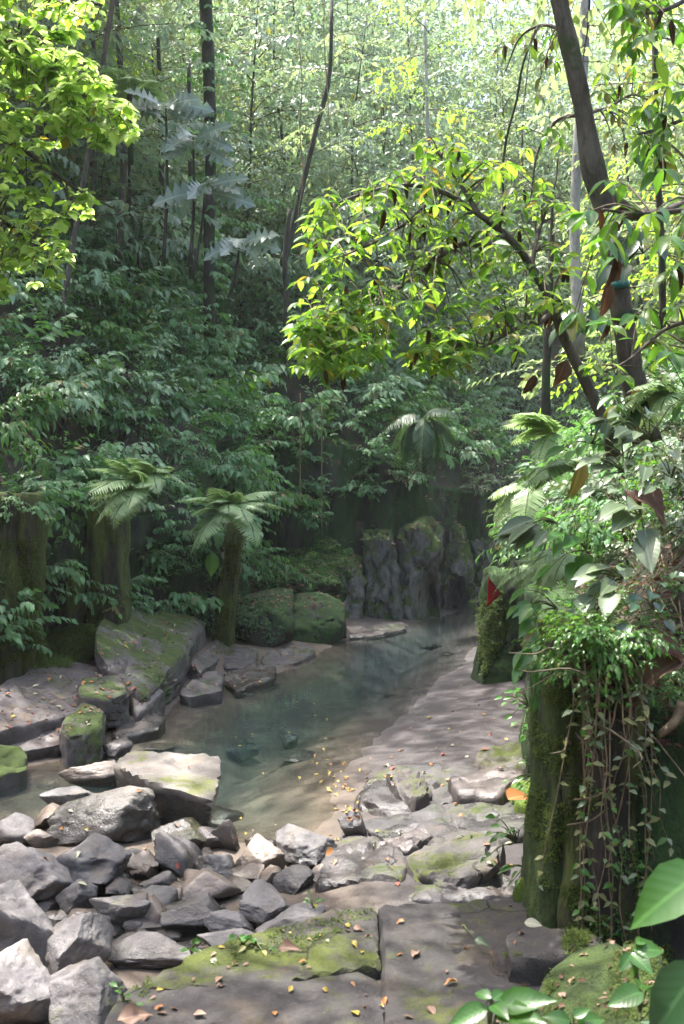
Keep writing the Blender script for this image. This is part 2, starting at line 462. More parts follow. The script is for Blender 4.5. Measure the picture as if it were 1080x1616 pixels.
# ------------------------------------------------------------------ leaf shapes (length 1 along +X)
def leaf_tpl(stations, widths, droop=0.15, fold=0.12, wave=0.0):
    V, Fc = [], []
    n = len(stations)
    idx = []
    for t_, w in zip(stations, widths):
        z = -droop * t_ * t_
        if w < 1e-4:
            idx.append((len(V),) * 3)
            V.append((t_, 0, z))
        else:
            i = len(V)
            j1, j2 = wave * math.sin(t_ * 11 + 1), wave * math.sin(t_ * 8 + 4)
            V += [(t_ + j1 * 0.4, -w * (1 + j2), z + fold * w * 1.6 + j1), (t_, wave * 0.3 * math.sin(t_ * 6), z), (t_ + j2 * 0.4, w * (1 - j1), z + fold * w * 1.6 + j2)]
            idx.append((i, i + 1, i + 2))
    for a, b in zip(idx[:-1], idx[1:]):
        for k in (0, 1):
            q = [a[k], b[k], b[k + 1], a[k + 1]]
            q2 = []
            for v in q:
                if v not in q2:
                    q2.append(v)
            if len(q2) >= 3:
                Fc.append(q2[:3])
            if len(q2) == 4:
                Fc.append((q2[0], q2[2], q2[3]))
    return np.array(V, float), np.array(Fc, np.int64)

T_NEAR = leaf_tpl([0, .06, .2, .4, .6, .8, .92, 1], [0, .045, .14, .2, .185, .11, .04, 0], 0.22, 0.28)
T_BROAD = leaf_tpl([0, .05, .18, .38, .6, .8, .92, 1], [0, .1, .24, .3, .25, .14, .05, 0], 0.25, 0.22)
T_ROUND = leaf_tpl([0, .08, .3, .55, .8, 1], [0, .16, .33, .34, .2, 0], 0.15, 0.15)
T_MID = leaf_tpl([0, .28, .62, 1], [0, .2, .18, 0], 0.2, 0.3)
T_MIDB = leaf_tpl([0, .3, .6, 1], [0, .27, .23, 0], 0.18, 0.25)
T_FAR = leaf_tpl([0, .45, 1], [0, .27, 0], 0.18, 0.25)
T_PINNA = leaf_tpl([0, .25, 1], [0, .11, 0], 0.15, 0.1)
T_LOBED = leaf_tpl([0, .08, .16, .24, .32, .4, .48, .57, .65, .74, .82, 1.0], [.02, .1, .3, .08, .4, .09, .42, .08, .36, .07, .2, 0], 0.3, 0.12)
T_CURL = leaf_tpl([0, .08, .18, .3, .42, .54, .66, .78, .9, 1], [.01, .1, .19, .25, .27, .25, .2, .13, .06, 0], 0.38, 0.42, 0.075)
T_WITHER = leaf_tpl([0, .15, .4, .65, .85, 1], [.01, .09, .13, .11, .06, 0], 0.35, 1.2)

LEAF_MESH = {}
def leaf_mesh(tpl_name, mat, W=1.0):
    k = (tpl_name, mat, W)
    if k not in LEAF_MESH:
        b = MB()
        b.leaves(globals()[tpl_name], [(0, 0, 0)], [(1, 0, 0)], [(0, 0, 1)], 1.0, W=W)
        b.L[0][:, 2] = 0
        LEAF_MESH[k] = b.mesh("leaf", [M[mat]])
    return LEAF_MESH[k]

# ------------------------------------------------------------------ ground
LEFT = np.array([(-8.5, -12), (-7.6, 3), (-6.4, 10), (-5.1, 14.8), (-4.2, 18.3), (-2.75, 20.8), (-2.55, 24.5), (-2.3, 27.6), (0.2, 28.4), (2.9, 30.2), (4.4, 32.6), (8, 35.5), (22, 40), (60, 44)], float)
RIGHT = np.array([(4.5, -12), (3.2, 2), (2.9, 4.4), (2.25, 5.6), (1.38, 6.6), (1.95, 8.5), (2.45, 11.4), (2.75, 14), (3.1, 16.8), (3.5, 19), (4.7, 25), (5.5, 29), (7.6, 31.5), (13, 34), (24, 37), (60, 40)], float)

def sdist(P, line):
    """distance to an open polyline; positive to its left"""
    best = np.full(len(P), 1e9)
    sg = np.zeros(len(P))
    sy = np.zeros(len(P))
    for a, b in zip(line[:-1], line[1:]):
        ab = b - a
        t_ = np.clip(((P - a) @ ab) / (ab @ ab), 0, 1)
        q = a + t_[:, None] * ab
        d = np.hypot(*(P - q).T)
        s = ab[0] * (P[:, 1] - a[1]) - ab[1] * (P[:, 0] - a[0])
        m = d < best
        best[m] = d[m]
        sg[m] = np.sign(s[m])
        sy[m] = q[m, 1]
    return best * sg, sy

def poly_sd(P, poly):
    """signed distance to a closed polygon, positive inside"""
    poly = np.asarray(poly, float)
    inside = np.zeros(len(P), bool)
    best = np.full(len(P), 1e9)
    for a, b in zip(poly, np.roll(poly, -1, 0)):
        ab = b - a
        t_ = np.clip(((P - a) @ ab) / (ab @ ab), 0, 1)
        d = np.hypot(*(P - (a + t_[:, None] * ab)).T)
        best = np.minimum(best, d)
        c = (a[1] > P[:, 1]) != (b[1] > P[:, 1])
        with np.errstate(divide='ignore', invalid='ignore'):
            xx = (b[0] - a[0]) * (P[:, 1] - a[1]) / (b[1] - a[1]) + a[0]
        inside ^= c & (P[:, 0] < xx)
    return np.where(inside, best, -best)

WATER_PX = [(-160, 1300), (-60, 1235), (60, 1205), (120, 1185), (215, 1160), (262, 1108), (330, 1088), (430, 1062), (470, 1040), (545, 1008), (640, 984), (742, 958), (765, 962), (768, 985), (745, 1045), (705, 1075), (640, 1138), (585, 1180), (540, 1218), (530, 1250), (552, 1282), (500, 1325), (430, 1360), (330, 1330), (200, 1300), (0, 1320), (-150, 1340)]
WATER = np.array([gnd(x, y, 0)[:2] for x, y in WATER_PX])
WATER = np.vstack([WATER[:12], [(4.6, 33.5), (9, 35.4), (16, 37.5), (16, 35.8), (9, 32.8), (5.6, 30)], WATER[13:]])

def ground(X, Y):
    P = np.stack([X, Y], 1).astype(float)
    dl, yl = sdist(P, LEFT)
    dr, yr = sdist(P, RIGHT)
    dr = -dr
    N3 = np.stack([X * 0.35, Y * 0.35, X * 0 + 3.0], 1)
    nz = fbm(N3, 5, 11)
    nf = fbm(N3 * 4, 2, 5)
    # channel
    sd = poly_sd(P, WATER)
    zc = np.where(sd > 0, -(0.10 * smooth(sd / 0.7) + 0.62 * smooth((sd - 0.5) / 1.9)), 0.03 + 0.16 * smooth(-sd / 1.6))
    zc = zc + 0.011 * nf + 0.02 * nz
    near = smooth((9.3 - Y) / 1.2) * smooth((0.2 - X) / 0.8)
    zc = zc * (1 - near) + near * (-0.02 + 0.05 * nz + 0.03 * nf)
    leftledge = smooth((sd * -1 - 0.1) / 0.6) * smooth((-1.9 - X) / 0.5) * smooth((Y - 10.5) / 1.5) * smooth((21 - Y) / 1.0)
    zc = zc + leftledge * 0.3
    front = smooth((6.4 - Y) / 1.0)
    zc = zc + front * smooth((X + 2.2) / 0.8) * 0.18
    # left bank
    wh = np.interp(yl, [-12, 3, 10, 15, 20.8, 24.5, 28.4, 31, 36, 44], [2.0, 2.2, 2.4, 2.5, 2.9, 4.3, 4.7, 3.6, 3.5, 3.5])
    d = np.maximum(dl, 0)
    s1 = np.minimum(np.maximum(d - 0.3, 0), 4.6)
    s2 = np.clip(d - 4.9, 0, 9)
    s3 = np.clip(d - 13.9, 0, 28)
    zl = wh * smooth(d / 0.35) + 1.28 * s1 + 0.75 * s2 + 1.05 * s3 + (0.35 * nz + 0.05 * nf) * smooth(d / 1.5) + 0.05
    # right bank
    whr = np.interp(yr, [-12, 4.4, 6.6, 11, 17, 25, 40], [1.4, 1.5, 1.75, 1.9, 2.0, 2.6, 3.0])
    d = np.maximum(dr, 0)
    r1 = np.minimum(np.maximum(d - 0.3, 0), 1.5)
    r2 = np.clip(d - 1.8, 0, 8)
    r3 = np.clip(d - 9.8, 0, 28)
    zr = whr * smooth(d / 0.35) + 1.15 * r1 + 0.6 * r2 + 1.05 * r3 + (0.3 * nz + 0.05 * nf) * smooth(d / 1.5) + 0.05
    z = np.where(dl > 0, np.maximum(zc, zl), np.where(dr > 0, np.maximum(zc, zr), zc))
    z = z + 8 * smooth((-3.5 - Y) / 9.0)
    z = np.where(z > 26, 26 + 8 * (1 - np.exp(-(z - 26) / 10)), z)
    return z, sd, dl, dr

def make_terrain():
    xs = np.concatenate([np.linspace(-70, -14, 29)[:-1], np.arange(-14, 14.01, 0.2), np.linspace(14, 70, 29)[1:]])
    ys = np.concatenate([np.linspace(-14, 3, 12)[:-1], np.arange(3, 42.01, 0.2), np.linspace(42, 100, 40)[1:]])
    GX, GY = np.meshgrid(xs, ys)
    z, sd, dl, dr = ground(GX.ravel(), GY.ravel())
    nx, ny = len(xs), len(ys)
    V = np.stack([GX.ravel(), GY.ravel(), z], 1)
    i = np.arange(nx * ny).reshape(ny, nx)
    a, b, c, d = i[:-1, :-1].ravel(), i[:-1, 1:].ravel(), i[1:, 1:].ravel(), i[1:, :-1].ravel()
    Fc = np.concatenate([np.stack([a, b, c], 1), np.stack([a, c, d], 1)])
    bed = smooth((0.3 + np.minimum(-dl, -dr)) / 0.3)            # 1 in the stream bed, 0 on the banks
    sand = smooth((X_ := GX.ravel() + 0.2) / 0.8) * bed
    lf = np.stack([bed, sand, np.zeros_like(bed)], 1)
    t = NT("ground_soil_and_sand")
    at_ = t.n("Attribute", {"attribute_name": "lf"})
    sx = t.n("SeparateXYZ", None, Vector=at_.outputs["Vector"])
    pos = t.n("NewGeometry").outputs["Position"]
    n1 = t.noise(pos, 1.2, 7, 0.6, 0.4)
    n2 = t.noise(pos, 14.0, 6, 0.65)
    n3 = t.noise(pos, 60.0, 3, 0.6)
    soil = t.mix(t.step(n1, 0.35, 0.65), (0.02, 0.016, 0.011), (0.07, 0.052, 0.035))
    soil = t.mix(t.step(t.noise(pos, 3.0, 5, 0.6), 0.5, 0.62), soil, (0.03, 0.045, 0.015))
    bedc = t.mix(t.step(n1, 0.35, 0.65), (0.07, 0.053, 0.04), (0.135, 0.105, 0.078))
    bedc = t.mix(t.math('MULTIPLY', t.step(n2, 0.5, 0.7), 0.5), bedc, (0.1, 0.08, 0.065))
    sandc = t.mix(t.step(n1, 0.3, 0.7), (0.038, 0.033, 0.033), (0.078, 0.067, 0.066))
    sandc = t.mix(t.math('MULTIPLY', t.step(n3, 0.55, 0.7), 0.55), sandc, (0.035, 0.028, 0.026))
    c = t.mix(sx.outputs[1], bedc, sandc)
    c = t.mix(sx.outputs[0], soil, c)
    bmp = t.n("Bump", None, Strength=0.6, Distance=0.04, Height=t.math('ADD', n2, t.math('MULTIPLY', n3, 0.5)))
    mat = t.surf(t.n("BsdfPrincipled", None, Base_Color=c, Roughness=0.8, Normal=bmp.outputs[0]))
    o = put("ground", MB().add(V, Fc, 0, lf).mesh("ground", [mat]), kind="structure")
    # water sheet
    xs = np.arange(-9, 17, 0.2)
    ys = np.arange(5.6, 40, 0.2)
    GX, GY = np.meshgrid(xs, ys)
    z, sd, dl, dr = ground(GX.ravel(), GY.ravel())
    nx, ny = len(xs), len(ys)
    i = np.arange(nx * ny).reshape(ny, nx)
    a, b, c, d = i[:-1, :-1].ravel(), i[:-1, 1:].ravel(), i[1:, 1:].ravel(), i[1:, :-1].ravel()
    low = z < 0.06
    keep = low[a] | low[b] | low[c] | low[d]
    a, b, c, d = a[keep], b[keep], c[keep], d[keep]
    Fc = np.concatenate([np.stack([a, b, c], 1), np.stack([a, c, d], 1)])
    used, inv = np.unique(Fc, return_inverse=True)
    V = np.stack([GX.ravel(), GY.ravel(), np.zeros(nx * ny)], 1)[used]
    lf = np.stack([np.clip(-z, 0, 2), np.zeros_like(z), np.zeros_like(z)], 1)[used]
    t = NT("stream_water")
    at_ = t.n("Attribute", {"attribute_name": "lf"})
    dep = t.n("SeparateXYZ", None, Vector=at_.outputs["Vector"]).outputs[0]
    pos = t.n("NewGeometry").outputs["Position"]
    w1 = t.noise(pos, 2.2, 3, 0.5, 0.6)
    w2 = t.noise(pos, 11.0, 2, 0.5, 0.3)
    sy = t.n("SeparateXYZ", None, Vector=pos)
    lively = t.step(sy.outputs[1], 9.6, 8.2)
    bst = t.math('ADD', 0.035, t.math('MULTIPLY', lively, 0.5))
    bmp = t.n("Bump", None, Strength=bst, Distance=0.08, Height=t.math('ADD', w1, t.math('MULTIPLY', w2, t.math('ADD', 0.25, lively))))
    fr = t.n("Fresnel", None, IOR=1.333, Normal=bmp.outputs[0])
    gl = t.n("BsdfGlossy", None, Color=(1, 1, 1), Roughness=0.015, Normal=bmp.outputs[0])
    turb = t.math('SUBTRACT', 1.0, t.math('POWER', 2.718, t.math('MULTIPLY', dep, -1.7)))
    tr = t.n("BsdfTransparent", None, Color=t.mix(turb, (0.93, 0.93, 0.9), (0.38, 0.64, 0.63)))
    df = t.n("BsdfDiffuse", None, Color=(0.06, 0.1, 0.1))
    body = t.n("MixShader", None)
    t.set(body.inputs[0], t.math('MULTIPLY', turb, 0.36))
    t.set(body.inputs[1], tr)
    t.set(body.inputs[2], df)
    mx = t.n("MixShader", None)
    t.set(mx.inputs[0], fr)
    t.set(mx.inputs[1], body)
    t.set(mx.inputs[2], gl)
    put("water", MB().add(V, inv.reshape(-1, 3), 0, lf).mesh("water", [t.surf(mx)]), kind="structure")
    return o

terrain = make_terrain()
def gz(x, y):
    return float(ground(np.array([x]), np.array([y]))[0][0])

# ------------------------------------------------------------------ rocks
_ICO = {}
def ico(sub):
    if sub not in _ICO:
        bm = bmesh.new()
        bmesh.ops.create_icosphere(bm, subdivisions=sub, radius=1)
        bm.verts.ensure_lookup_table()
        V = np.array([v.co[:] for v in bm.verts])
        Fc = np.array([[v.index for v in f.verts] for f in bm.faces])
        bm.free()
        _ICO[sub] = (nrm(V), Fc)
    return _ICO[sub]

def hull(dirs, normals, h, p):
    q = np.maximum(dirs @ np.asarray(normals).T, 0) / np.asarray(h)[None]
    return 1.0 / np.maximum((q ** p).sum(1), 1e-9) ** (1.0 / p)

SOLID_V, SOLID_F, _sn = [], [], [0]
def solid(V, Fc):
    SOLID_V.append(V)
    SOLID_F.append(np.asarray(Fc) + _sn[0])
    _sn[0] += len(V)

def rock_geo(dims, seed, p=14, sub=4, nplanes=11, planes=None, rough=0.05, dents=0, bite=None):
    rng = np.random.default_rng(seed)
    D, Fc = ico(sub)
    k = np.arange(nplanes) + 0.5
    ph = np.arccos(1 - 2 * k / nplanes)
    th = PI * (1 + 5 ** 0.5) * k
    N = np.stack([np.cos(th) * np.sin(ph), np.sin(th) * np.sin(ph), np.cos(ph)], 1)
    N = nrm(N + rng.normal(0, 0.3, N.shape))
    h = rng.uniform(0.72, 1.0, nplanes)
    if planes:
        N = np.vstack([N, nrm([q[:3] for q in planes])])
        h = np.concatenate([h, [q[3] for q in planes]])
    r = hull(D, N, h, p * 2.2)
    ridge = 1 - np.abs(fbm(D * 3.1 + seed * 1.7, 4, seed + 6))
    r = r * (1 + rough * fbm(D * 1.7 + seed, 3, seed) + rough * 0.7 * (ridge - 0.7) + rough * 0.3 * fbm(D * 9 + seed, 4, seed + 3, 0.65))
    V = D * r[:, None]
    for i in range(dents):
        c = nrm(rng.normal(0, 1, 3) + np.array([0, -0.6, 0.5]))
        dd = np.linalg.norm(D - c, axis=1)
        V -= (0.2 * np.exp(-(dd / 0.38) ** 2))[:, None] * c
    if bite is not None:
        for (bx, by, bz, br, bd) in bite:
            c = nrm([bx, by, bz])
            dd = np.linalg.norm(D - c, axis=1)
            V -= (bd * np.exp(-(dd / br) ** 2))[:, None] * c
    lo, hi = V.min(0), V.max(0)
    V = (V - (lo + hi) / 2) / (hi - lo) * np.asarray(dims)
    return V, Fc

def rotz(V, a):
    c, s = math.cos(a), math.sin(a)
    return V @ np.array([[c, s, 0], [-s, c, 0], [0, 0, 1]])

def place_rock(name, V, Fc, loc, mat, label, cat, group=None, flat=False):
    me = MB().add(V, Fc).mesh(name, [M[mat]], not flat)
    if not flat:
        me.set_sharp_from_angle(angle=math.radians(38))
    o = put(name, me, None, label, cat, group, None, loc)
    solid(V + np.asarray(loc), Fc)
    return o

def boulder(box, zb, label, seed, mat='boulder', p=14, tilt=(0, 0), yaw=None, group=None, planes=None, rough=0.07, dents=0, sub=5, name='boulder', cat='boulder', deep=None, bite=None, nplanes=10):
    x0, y0, x1, y1 = box
    x0, x1, y0 = x0 - 0.07 * (x1 - x0), x1 + 0.07 * (x1 - x0), y0 - 0.04 * (y1 - y0)
    Yb = (CAMZ - zb) * F / (y1 - 808)
    rng = random.Random(seed)
    for df in ([deep] if deep else [0.95, 0.8, 0.65, 0.5, 0.4]):
        w = (x1 - x0) / F * (Yb + 0.2)
        dep = df * w
        Yc = Yb + dep * 0.42
        zt = CAMZ - (y0 - 808) / F * (Yc + 0.25 * dep)
        zh = zt - zb
        if zh > 0.36 * w:
            break
    zh = max(zh, 0.16 * w)
    w = (x1 - x0) / F * Yc
    sink = 0.18 * zh + 0.04
    V, Fc = rock_geo((w, dep, zh + sink), seed, p, min(sub, 5 if x1 - x0 > 80 else 4), nplanes, planes, rough, dents, bite)
    if tilt != (0, 0):
        V = V + np.stack([0 * V[:, 0], 0 * V[:, 0], V[:, 0] * tilt[0] + V[:, 1] * tilt[1]], 1)
    X = ((x0 + x1) / 2 - 540) / F * Yc
    return place_rock(name, V, Fc, (X, Yc, zb + (zh - sink) / 2), mat, label, cat, group)

def slab(name, pts, zb, mat, label, cat, seed, p=22, rough=0.02, sub=5, group=None, crack=0.0, under=0.0):
    """rock whose top follows the listed (X, Y, Z) corners, with steep sides"""
    pts = np.array(pts, float)
    A = np.c_[pts[:, :2], np.ones(len(pts))]
    co = np.linalg.lstsq(A, pts[:, 2], rcond=None)[0]
    hullp = convex2d(pts[:, :2])
    c = hullp.mean(0)
    half = np.ptp(hullp, axis=0) / 2
    zt = co[0] * c[0] + co[1] * c[1] + co[2]
    hz = (zt - zb) / 2
    N, h = [], []
    for a, b in zip(hullp, np.roll(hullp, -1, 0)):
        e = (b - a) / half
        n = np.array([e[1], -e[0], under])
        n /= np.linalg.norm(n)
        q = (a - c) / half
        hh = n[0] * q[0] + n[1] * q[1]
        if hh > 0.02:
            N.append(n)
            h.append(hh)
    N += [(0, 0, 1), (0, 0, -1)]
    h += [1, 1]
    D, Fc = ico(sub)
    # flatter rays sample the top evenly
    r = hull(D, np.array(N), np.array(h), p)
    V = D * r[:, None]
    V = V * np.array([half[0], half[1], hz])
    V[:, 2] += (co[0] * V[:, 0] + co[1] * V[:, 1]) * np.clip((V[:, 2] / hz + 1) / 2, 0, 1)
    Pn = V + np.array([c[0], c[1], 0])
    nn = nrm(D)
    size = float(min(half))
    disp = rough * fbm(Pn * 1.1, 4, seed) + rough * 0.5 * fbm(Pn * 4.5, 4, seed + 1) - rough * 1.1 * np.maximum(0, 0.16 - np.abs(fbm(Pn * 1.5 + 40, 4, seed + 7))) / 0.16
    V = V + nn * disp[:, None]
    # stepped layering of the top
    st = vnoise(Pn * np.array([0.9, 0.9, 0]) + seed, seed + 9)
    top = smooth((V[:, 2] / hz - 0.5) / 0.3)
    V[:, 2] += top * crack * (np.round(st * 2.5) / 2.5 - 0.2)
    return place_rock(name, V, Fc, (c[0], c[1], (zt + zb) / 2), mat, label, cat, group)

def convex2d(P):
    P = sorted(map(tuple, P))
    def half_(ps):
        out = []
        for q in ps:
            while len(out) > 1 and (out[-1][0] - out[-2][0]) * (q[1] - out[-2][1]) - (out[-1][1] - out[-2][1]) * (q[0] - out[-2][0]) <= 0:
                out.pop()
            out.append(q)
        return out[:-1]
    return np.array(half_(P) + half_(P[::-1]))

def pxs(lst):
    return [gnd(*q) for q in lst]

# boulders at the lower left
B = [
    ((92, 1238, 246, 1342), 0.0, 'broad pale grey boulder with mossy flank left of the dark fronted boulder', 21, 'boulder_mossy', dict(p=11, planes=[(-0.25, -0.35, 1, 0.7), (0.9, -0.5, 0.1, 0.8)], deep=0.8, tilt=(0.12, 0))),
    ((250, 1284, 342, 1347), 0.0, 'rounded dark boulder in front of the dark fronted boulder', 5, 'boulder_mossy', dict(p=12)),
    ((335, 1289, 378, 1348), 0.0, 'upright dark stone at the right end of the boulder heap beside the pool', 6, 'dark_wet', dict(p=18)),
    ((375, 1320, 446, 1391), -0.02, 'smooth wet brown boulder beside the shallow pool edge', 7, 'boulder_brown', dict(p=9)),
    ((438, 1306, 526, 1376), 0.02, 'pale angular boulder resting on the wet brown boulder near the stone shelf', 8, 'boulder', dict(p=18, planes=[(0.3, -0.3, 1, 0.7), (-0.8, -0.6, 0.1, 0.7)])),
    ((434, 1364, 493, 1413), 0.02, 'small square cut stone in front of the pale angular boulder', 9, 'boulder', dict(p=26, nplanes=7)),
    ((198, 1337, 252, 1384), 0.0, 'small brown capped stone under the broad pale boulder', 10, 'boulder_brown', dict(p=16)),
    ((250, 1324, 312, 1382), 0.0, 'leaning pale slab between the small brown stone and the dark boulder', 12, 'boulder', dict(p=18, tilt=(-0.5, 0.2))),
    ((303, 1338, 374, 1388), 0.0, 'pale pointed stone lying behind the smooth egg shaped boulder', 13, 'boulder', dict(p=16, tilt=(-0.3, 0))),
    ((286, 1368, 374, 1434), 0.02, 'smooth egg shaped tan boulder in the middle of the heap', 14, 'boulder_brown', dict(p=6, rough=0.025, nplanes=9)),
    ((224, 1374, 287, 1408), 0.0, 'dark wedge shaped stone left of the egg shaped boulder', 15, 'dark_wet', dict(p=20)),
    ((146, 1412, 234, 1460), 0.05, 'flat grey stone with white veins among the heap', 16, 'boulder', dict(p=15)),
    ((226, 1410, 261, 1464), 0.03, 'narrow upright brown stone beside the flat grey stone', 17, 'boulder_brown', dict(p=18)),
    ((260, 1428, 348, 1468), 0.05, 'low grey slab in front of the egg shaped boulder', 18, 'boulder', dict(p=18)),
    ((328, 1434, 400, 1478), 0.08, 'pale wedge stone right of the low grey slab', 19, 'boulder', dict(p=16, tilt=(-0.15, 0.1))),
    ((198, 1447, 229, 1469), 0.03, 'small smooth cream pebble beside the narrow upright brown stone', 20, 'boulder', dict(p=5, rough=0.02, sub=3)),
    ((176, 1468, 322, 1524), 0.05, 'long flat stone beside the running water above the mossy platform edge', 22, 'boulder', dict(p=15, deep=0.5)),
    ((384, 1394, 458, 1464), 0.1, 'pale slab tilted against the square cut stone with a yellow leaf on it', 23, 'boulder', dict(p=22, planes=[(0.1, -0.5, 1, 0.62)])),
    ((94, 1382, 152, 1444), 0.02, 'dark round shouldered boulder below the scooped boulder', 24, 'boulder', dict(p=11)),
    ((100, 1318, 197, 1408), 0.05, 'pale boulder with water worn scoops in its side', 25, 'boulder', dict(p=9, dents=3, bite=[(0.3, -0.9, 0.3, 0.4, 0.3), (-0.5, -0.8, 0.2, 0.3, 0.2)])),
    ((0, 1334, 112, 1436), 0.05, 'broad light grey boulder with a scooped hollow at the left edge', 26, 'boulder', dict(p=10, dents=2, bite=[(0.3, -0.8, 0.5, 0.35, 0.2)])),
    ((-45, 1388, 106, 1550), 0.0, 'biggest dark grey boulder at the left edge with a round back', 27, 'boulder', dict(p=10, planes=[(0.3, -1, 0.1, 0.75)], deep=0.75, dents=1)),
    ((66, 1445, 168, 1546), 0.08, 'long tilted grey block leaning beside the biggest dark boulder', 28, 'boulder', dict(p=22, tilt=(0.28, 0.25), planes=[(-0.3, -0.3, 1, 0.66), (0.6, -0.9, 0, 0.7)])),
    ((-30, 1490, 102, 1640), 0.1, 'large angular grey boulder in the lower left corner', 29, 'boulder', dict(p=20, planes=[(0.5, -0.35, 0.9, 0.68), (-0.2, -1, 0.1, 0.75)])),
    ((78, 1512, 202, 1650), 0.1, 'pointed dark faced boulder beside the mossy corner of the platform', 30, 'boulder', dict(p=22, planes=[(-0.2, -0.8, 0.7, 0.62), (0.9, -0.3, 0.3, 0.7)])),
    ((48, 1268, 112, 1314), 0.0, 'brown layered stone behind the broad pale boulder by the water', 31, 'boulder_brown', dict(p=22, tilt=(0.3, 0))),
    ((-12, 1288, 52, 1345), 0.0, 'smooth cream stone at the left edge next to the water', 32, 'boulder', dict(p=8)),
    ((34, 1309, 92, 1336), 0.05, 'small flat tan stone wedged behind the broad light grey boulder', 33, 'boulder_brown', dict(p=14, sub=3)),
    ((-15, 1328, 54, 1362), 0.12, 'grey wedge stone below the smooth cream stone', 34, 'boulder', dict(p=16, sub=3)),
    ((74, 1240, 170, 1290), 0.0, 'pale slab half hidden behind the broad pale grey boulder', 35, 'boulder', dict(p=12, deep=0.5)),
    ((98, 1200, 200, 1250), -0.06, 'brown leaf littered rock barely breaking the water', 36, 'boulder_brown', dict(p=9)),
    ((162, 1165, 207, 1197), -0.02, 'small wet dark rock standing in the pool near the left ledge', 37, 'dark_wet', dict(p=14, sub=3)),
    ((316, 1462, 420, 1502), 0.2, 'flat purple grey stone against the mossy platform edge', 38, 'boulder', dict(p=18, deep=0.6)),
    ((410, 1424, 525, 1496), 0.12, 'sloping pale stone tucked under the mossy platform rim', 39, 'boulder', dict(p=16, deep=0.6, tilt=(0.12, 0.1))),
    ((345, 1382, 400, 1420), -0.02, 'small flat brown stone right of the egg shaped boulder', 40, 'boulder_brown', dict(p=14, sub=3)),
    ((240, 1400, 292, 1432), -0.05, 'low rust brown stone awash below the dark wedge stone', 41, 'boulder_brown', dict(p=12, sub=3)),
    ((148, 1380, 200, 1412), -0.03, 'flat rust stained stone awash between the scooped boulder and the wedge', 42, 'boulder_brown', dict(p=10, sub=3)),
    ((500, 1330, 545, 1368), 0.0, 'small dark stone at the foot of the stone shelf with an orange leaf', 44, 'dark_wet', dict(p=14, sub=3)),
    ((470, 1372, 512, 1402), 0.0, 'little wet stone behind the square cut stone', 45, 'dark_wet', dict(p=14, sub=3)),
    ((165, 1385, 190, 1402), 0.02, 'small white stone in the shallows below the scooped boulder', 46, 'boulder', dict(p=12, sub=3)),
    ((100, 1440, 150, 1480), 0.02, 'rounded brown stone between the long tilted block and the flat grey stone', 47, 'boulder_brown', dict(p=12, sub=3)),
    ((535, 1275, 575, 1322), 0.08, 'grey stone standing on the left end of the stone shelf', 48, 'boulder', dict(p=12)),
]
for box, zb, label, seed, mat, kw in B:
    boulder(box, zb, label, seed, mat, **kw)
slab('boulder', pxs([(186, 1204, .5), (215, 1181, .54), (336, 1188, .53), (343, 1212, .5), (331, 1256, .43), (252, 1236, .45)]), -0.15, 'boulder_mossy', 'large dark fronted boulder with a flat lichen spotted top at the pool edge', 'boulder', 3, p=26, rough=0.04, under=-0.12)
# pebbles and cobbles between the boulders
rp = random.Random(3)
for k in range(130):
    px, py = rp.uniform(0, 520), rp.uniform(1330, 1530)
    if py > 1560 - (px - 150) * 0.32:
        continue
    s = rp.uniform(0.05, 0.2) if k % 3 else rp.uniform(0.16, 0.3)
    g = gnd(px, py, 0.0)
    V, Fc = rock_geo((s * rp.uniform(1, 1.6), s * rp.uniform(0.8, 1.2), s * rp.uniform(0.5, 0.8)), 300 + k, 10, 3)
    place_rock('cobble', rotz(V, rp.uniform(0, 6)), Fc, (g[0], g[1], gz(g[0], g[1]) + s * 0.2), rp.choice(['boulder', 'boulder_brown', 'dark_wet']), 'small wet cobble lying in the trickle between the big boulders', 'stone', 'cobbles between the boulders')

for k in range(34):
    px, py = rp.uniform(150, 720), rp.uniform(1020, 1300)
    g = gnd(px, py, -0.2)
    zz_, sd_, _, _ = ground(np.array([g[0]]), np.array([g[1]]))
    if sd_[0] < 0.5:
        continue
    w_ = rp.uniform(0.3, 0.9)
    hh_ = min(0.3, -zz_[0] * 0.75)
    V, Fc = rock_geo((w_, w_ * rp.uniform(0.5, 0.9), hh_), 700 + k, 8, 3)
    place_rock('submerged_stone', rotz(V, rp.uniform(0, 6)), Fc, (g[0], g[1], zz_[0] + hh_ * 0.3), rp.choice(['boulder_brown', 'dark_wet', 'dark_wet']), 'flat stone lying under the water of the pool', 'stone', 'stones on the pool bed')

# mossy platform in the foreground
slab('platform_slab', pxs([(598, 1423, .46), (602, 1523, .44), (420, 1549, .44), (196, 1562, .42), (300, 1506, .42), (440, 1466, .44), (520, 1434, .45)]), -0.25, 'platform_moss', 'mossy rimmed dark stone slab of the platform bordering the boulder heap', 'stone slab', 61, rough=0.022, p=44)
slab('platform_slab', pxs([(602, 1522, .43), (609, 1760, .43), (60, 1760, .40), (196, 1562, .41), (420, 1549, .42)]), -0.25, 'platform', 'bare dark foreground slab with scattered orange leaves left of the long crack', 'stone slab', 62, rough=0.022, p=44)
slab('platform_slab', pxs([(597, 1422, .46), (835, 1409, .47), (860, 1520, .47), (860, 1760, .47), (608, 1760, .43), (601, 1519, .44)]), -0.25, 'platform', 'wide dark slab of the platform between the long crack and the mossy pillar', 'stone slab', 63, rough=0.022, p=44)
slab('mossy_block', pxs([(800, 1476, .62), (850, 1462, .64), (945, 1470, .66), (950, 1500, .62), (880, 1512, .6), (805, 1515, .6)]), 0.2, 'platform_moss', 'low moss covered block at the foot of the near pillar', 'stone block', 64, sub=4)
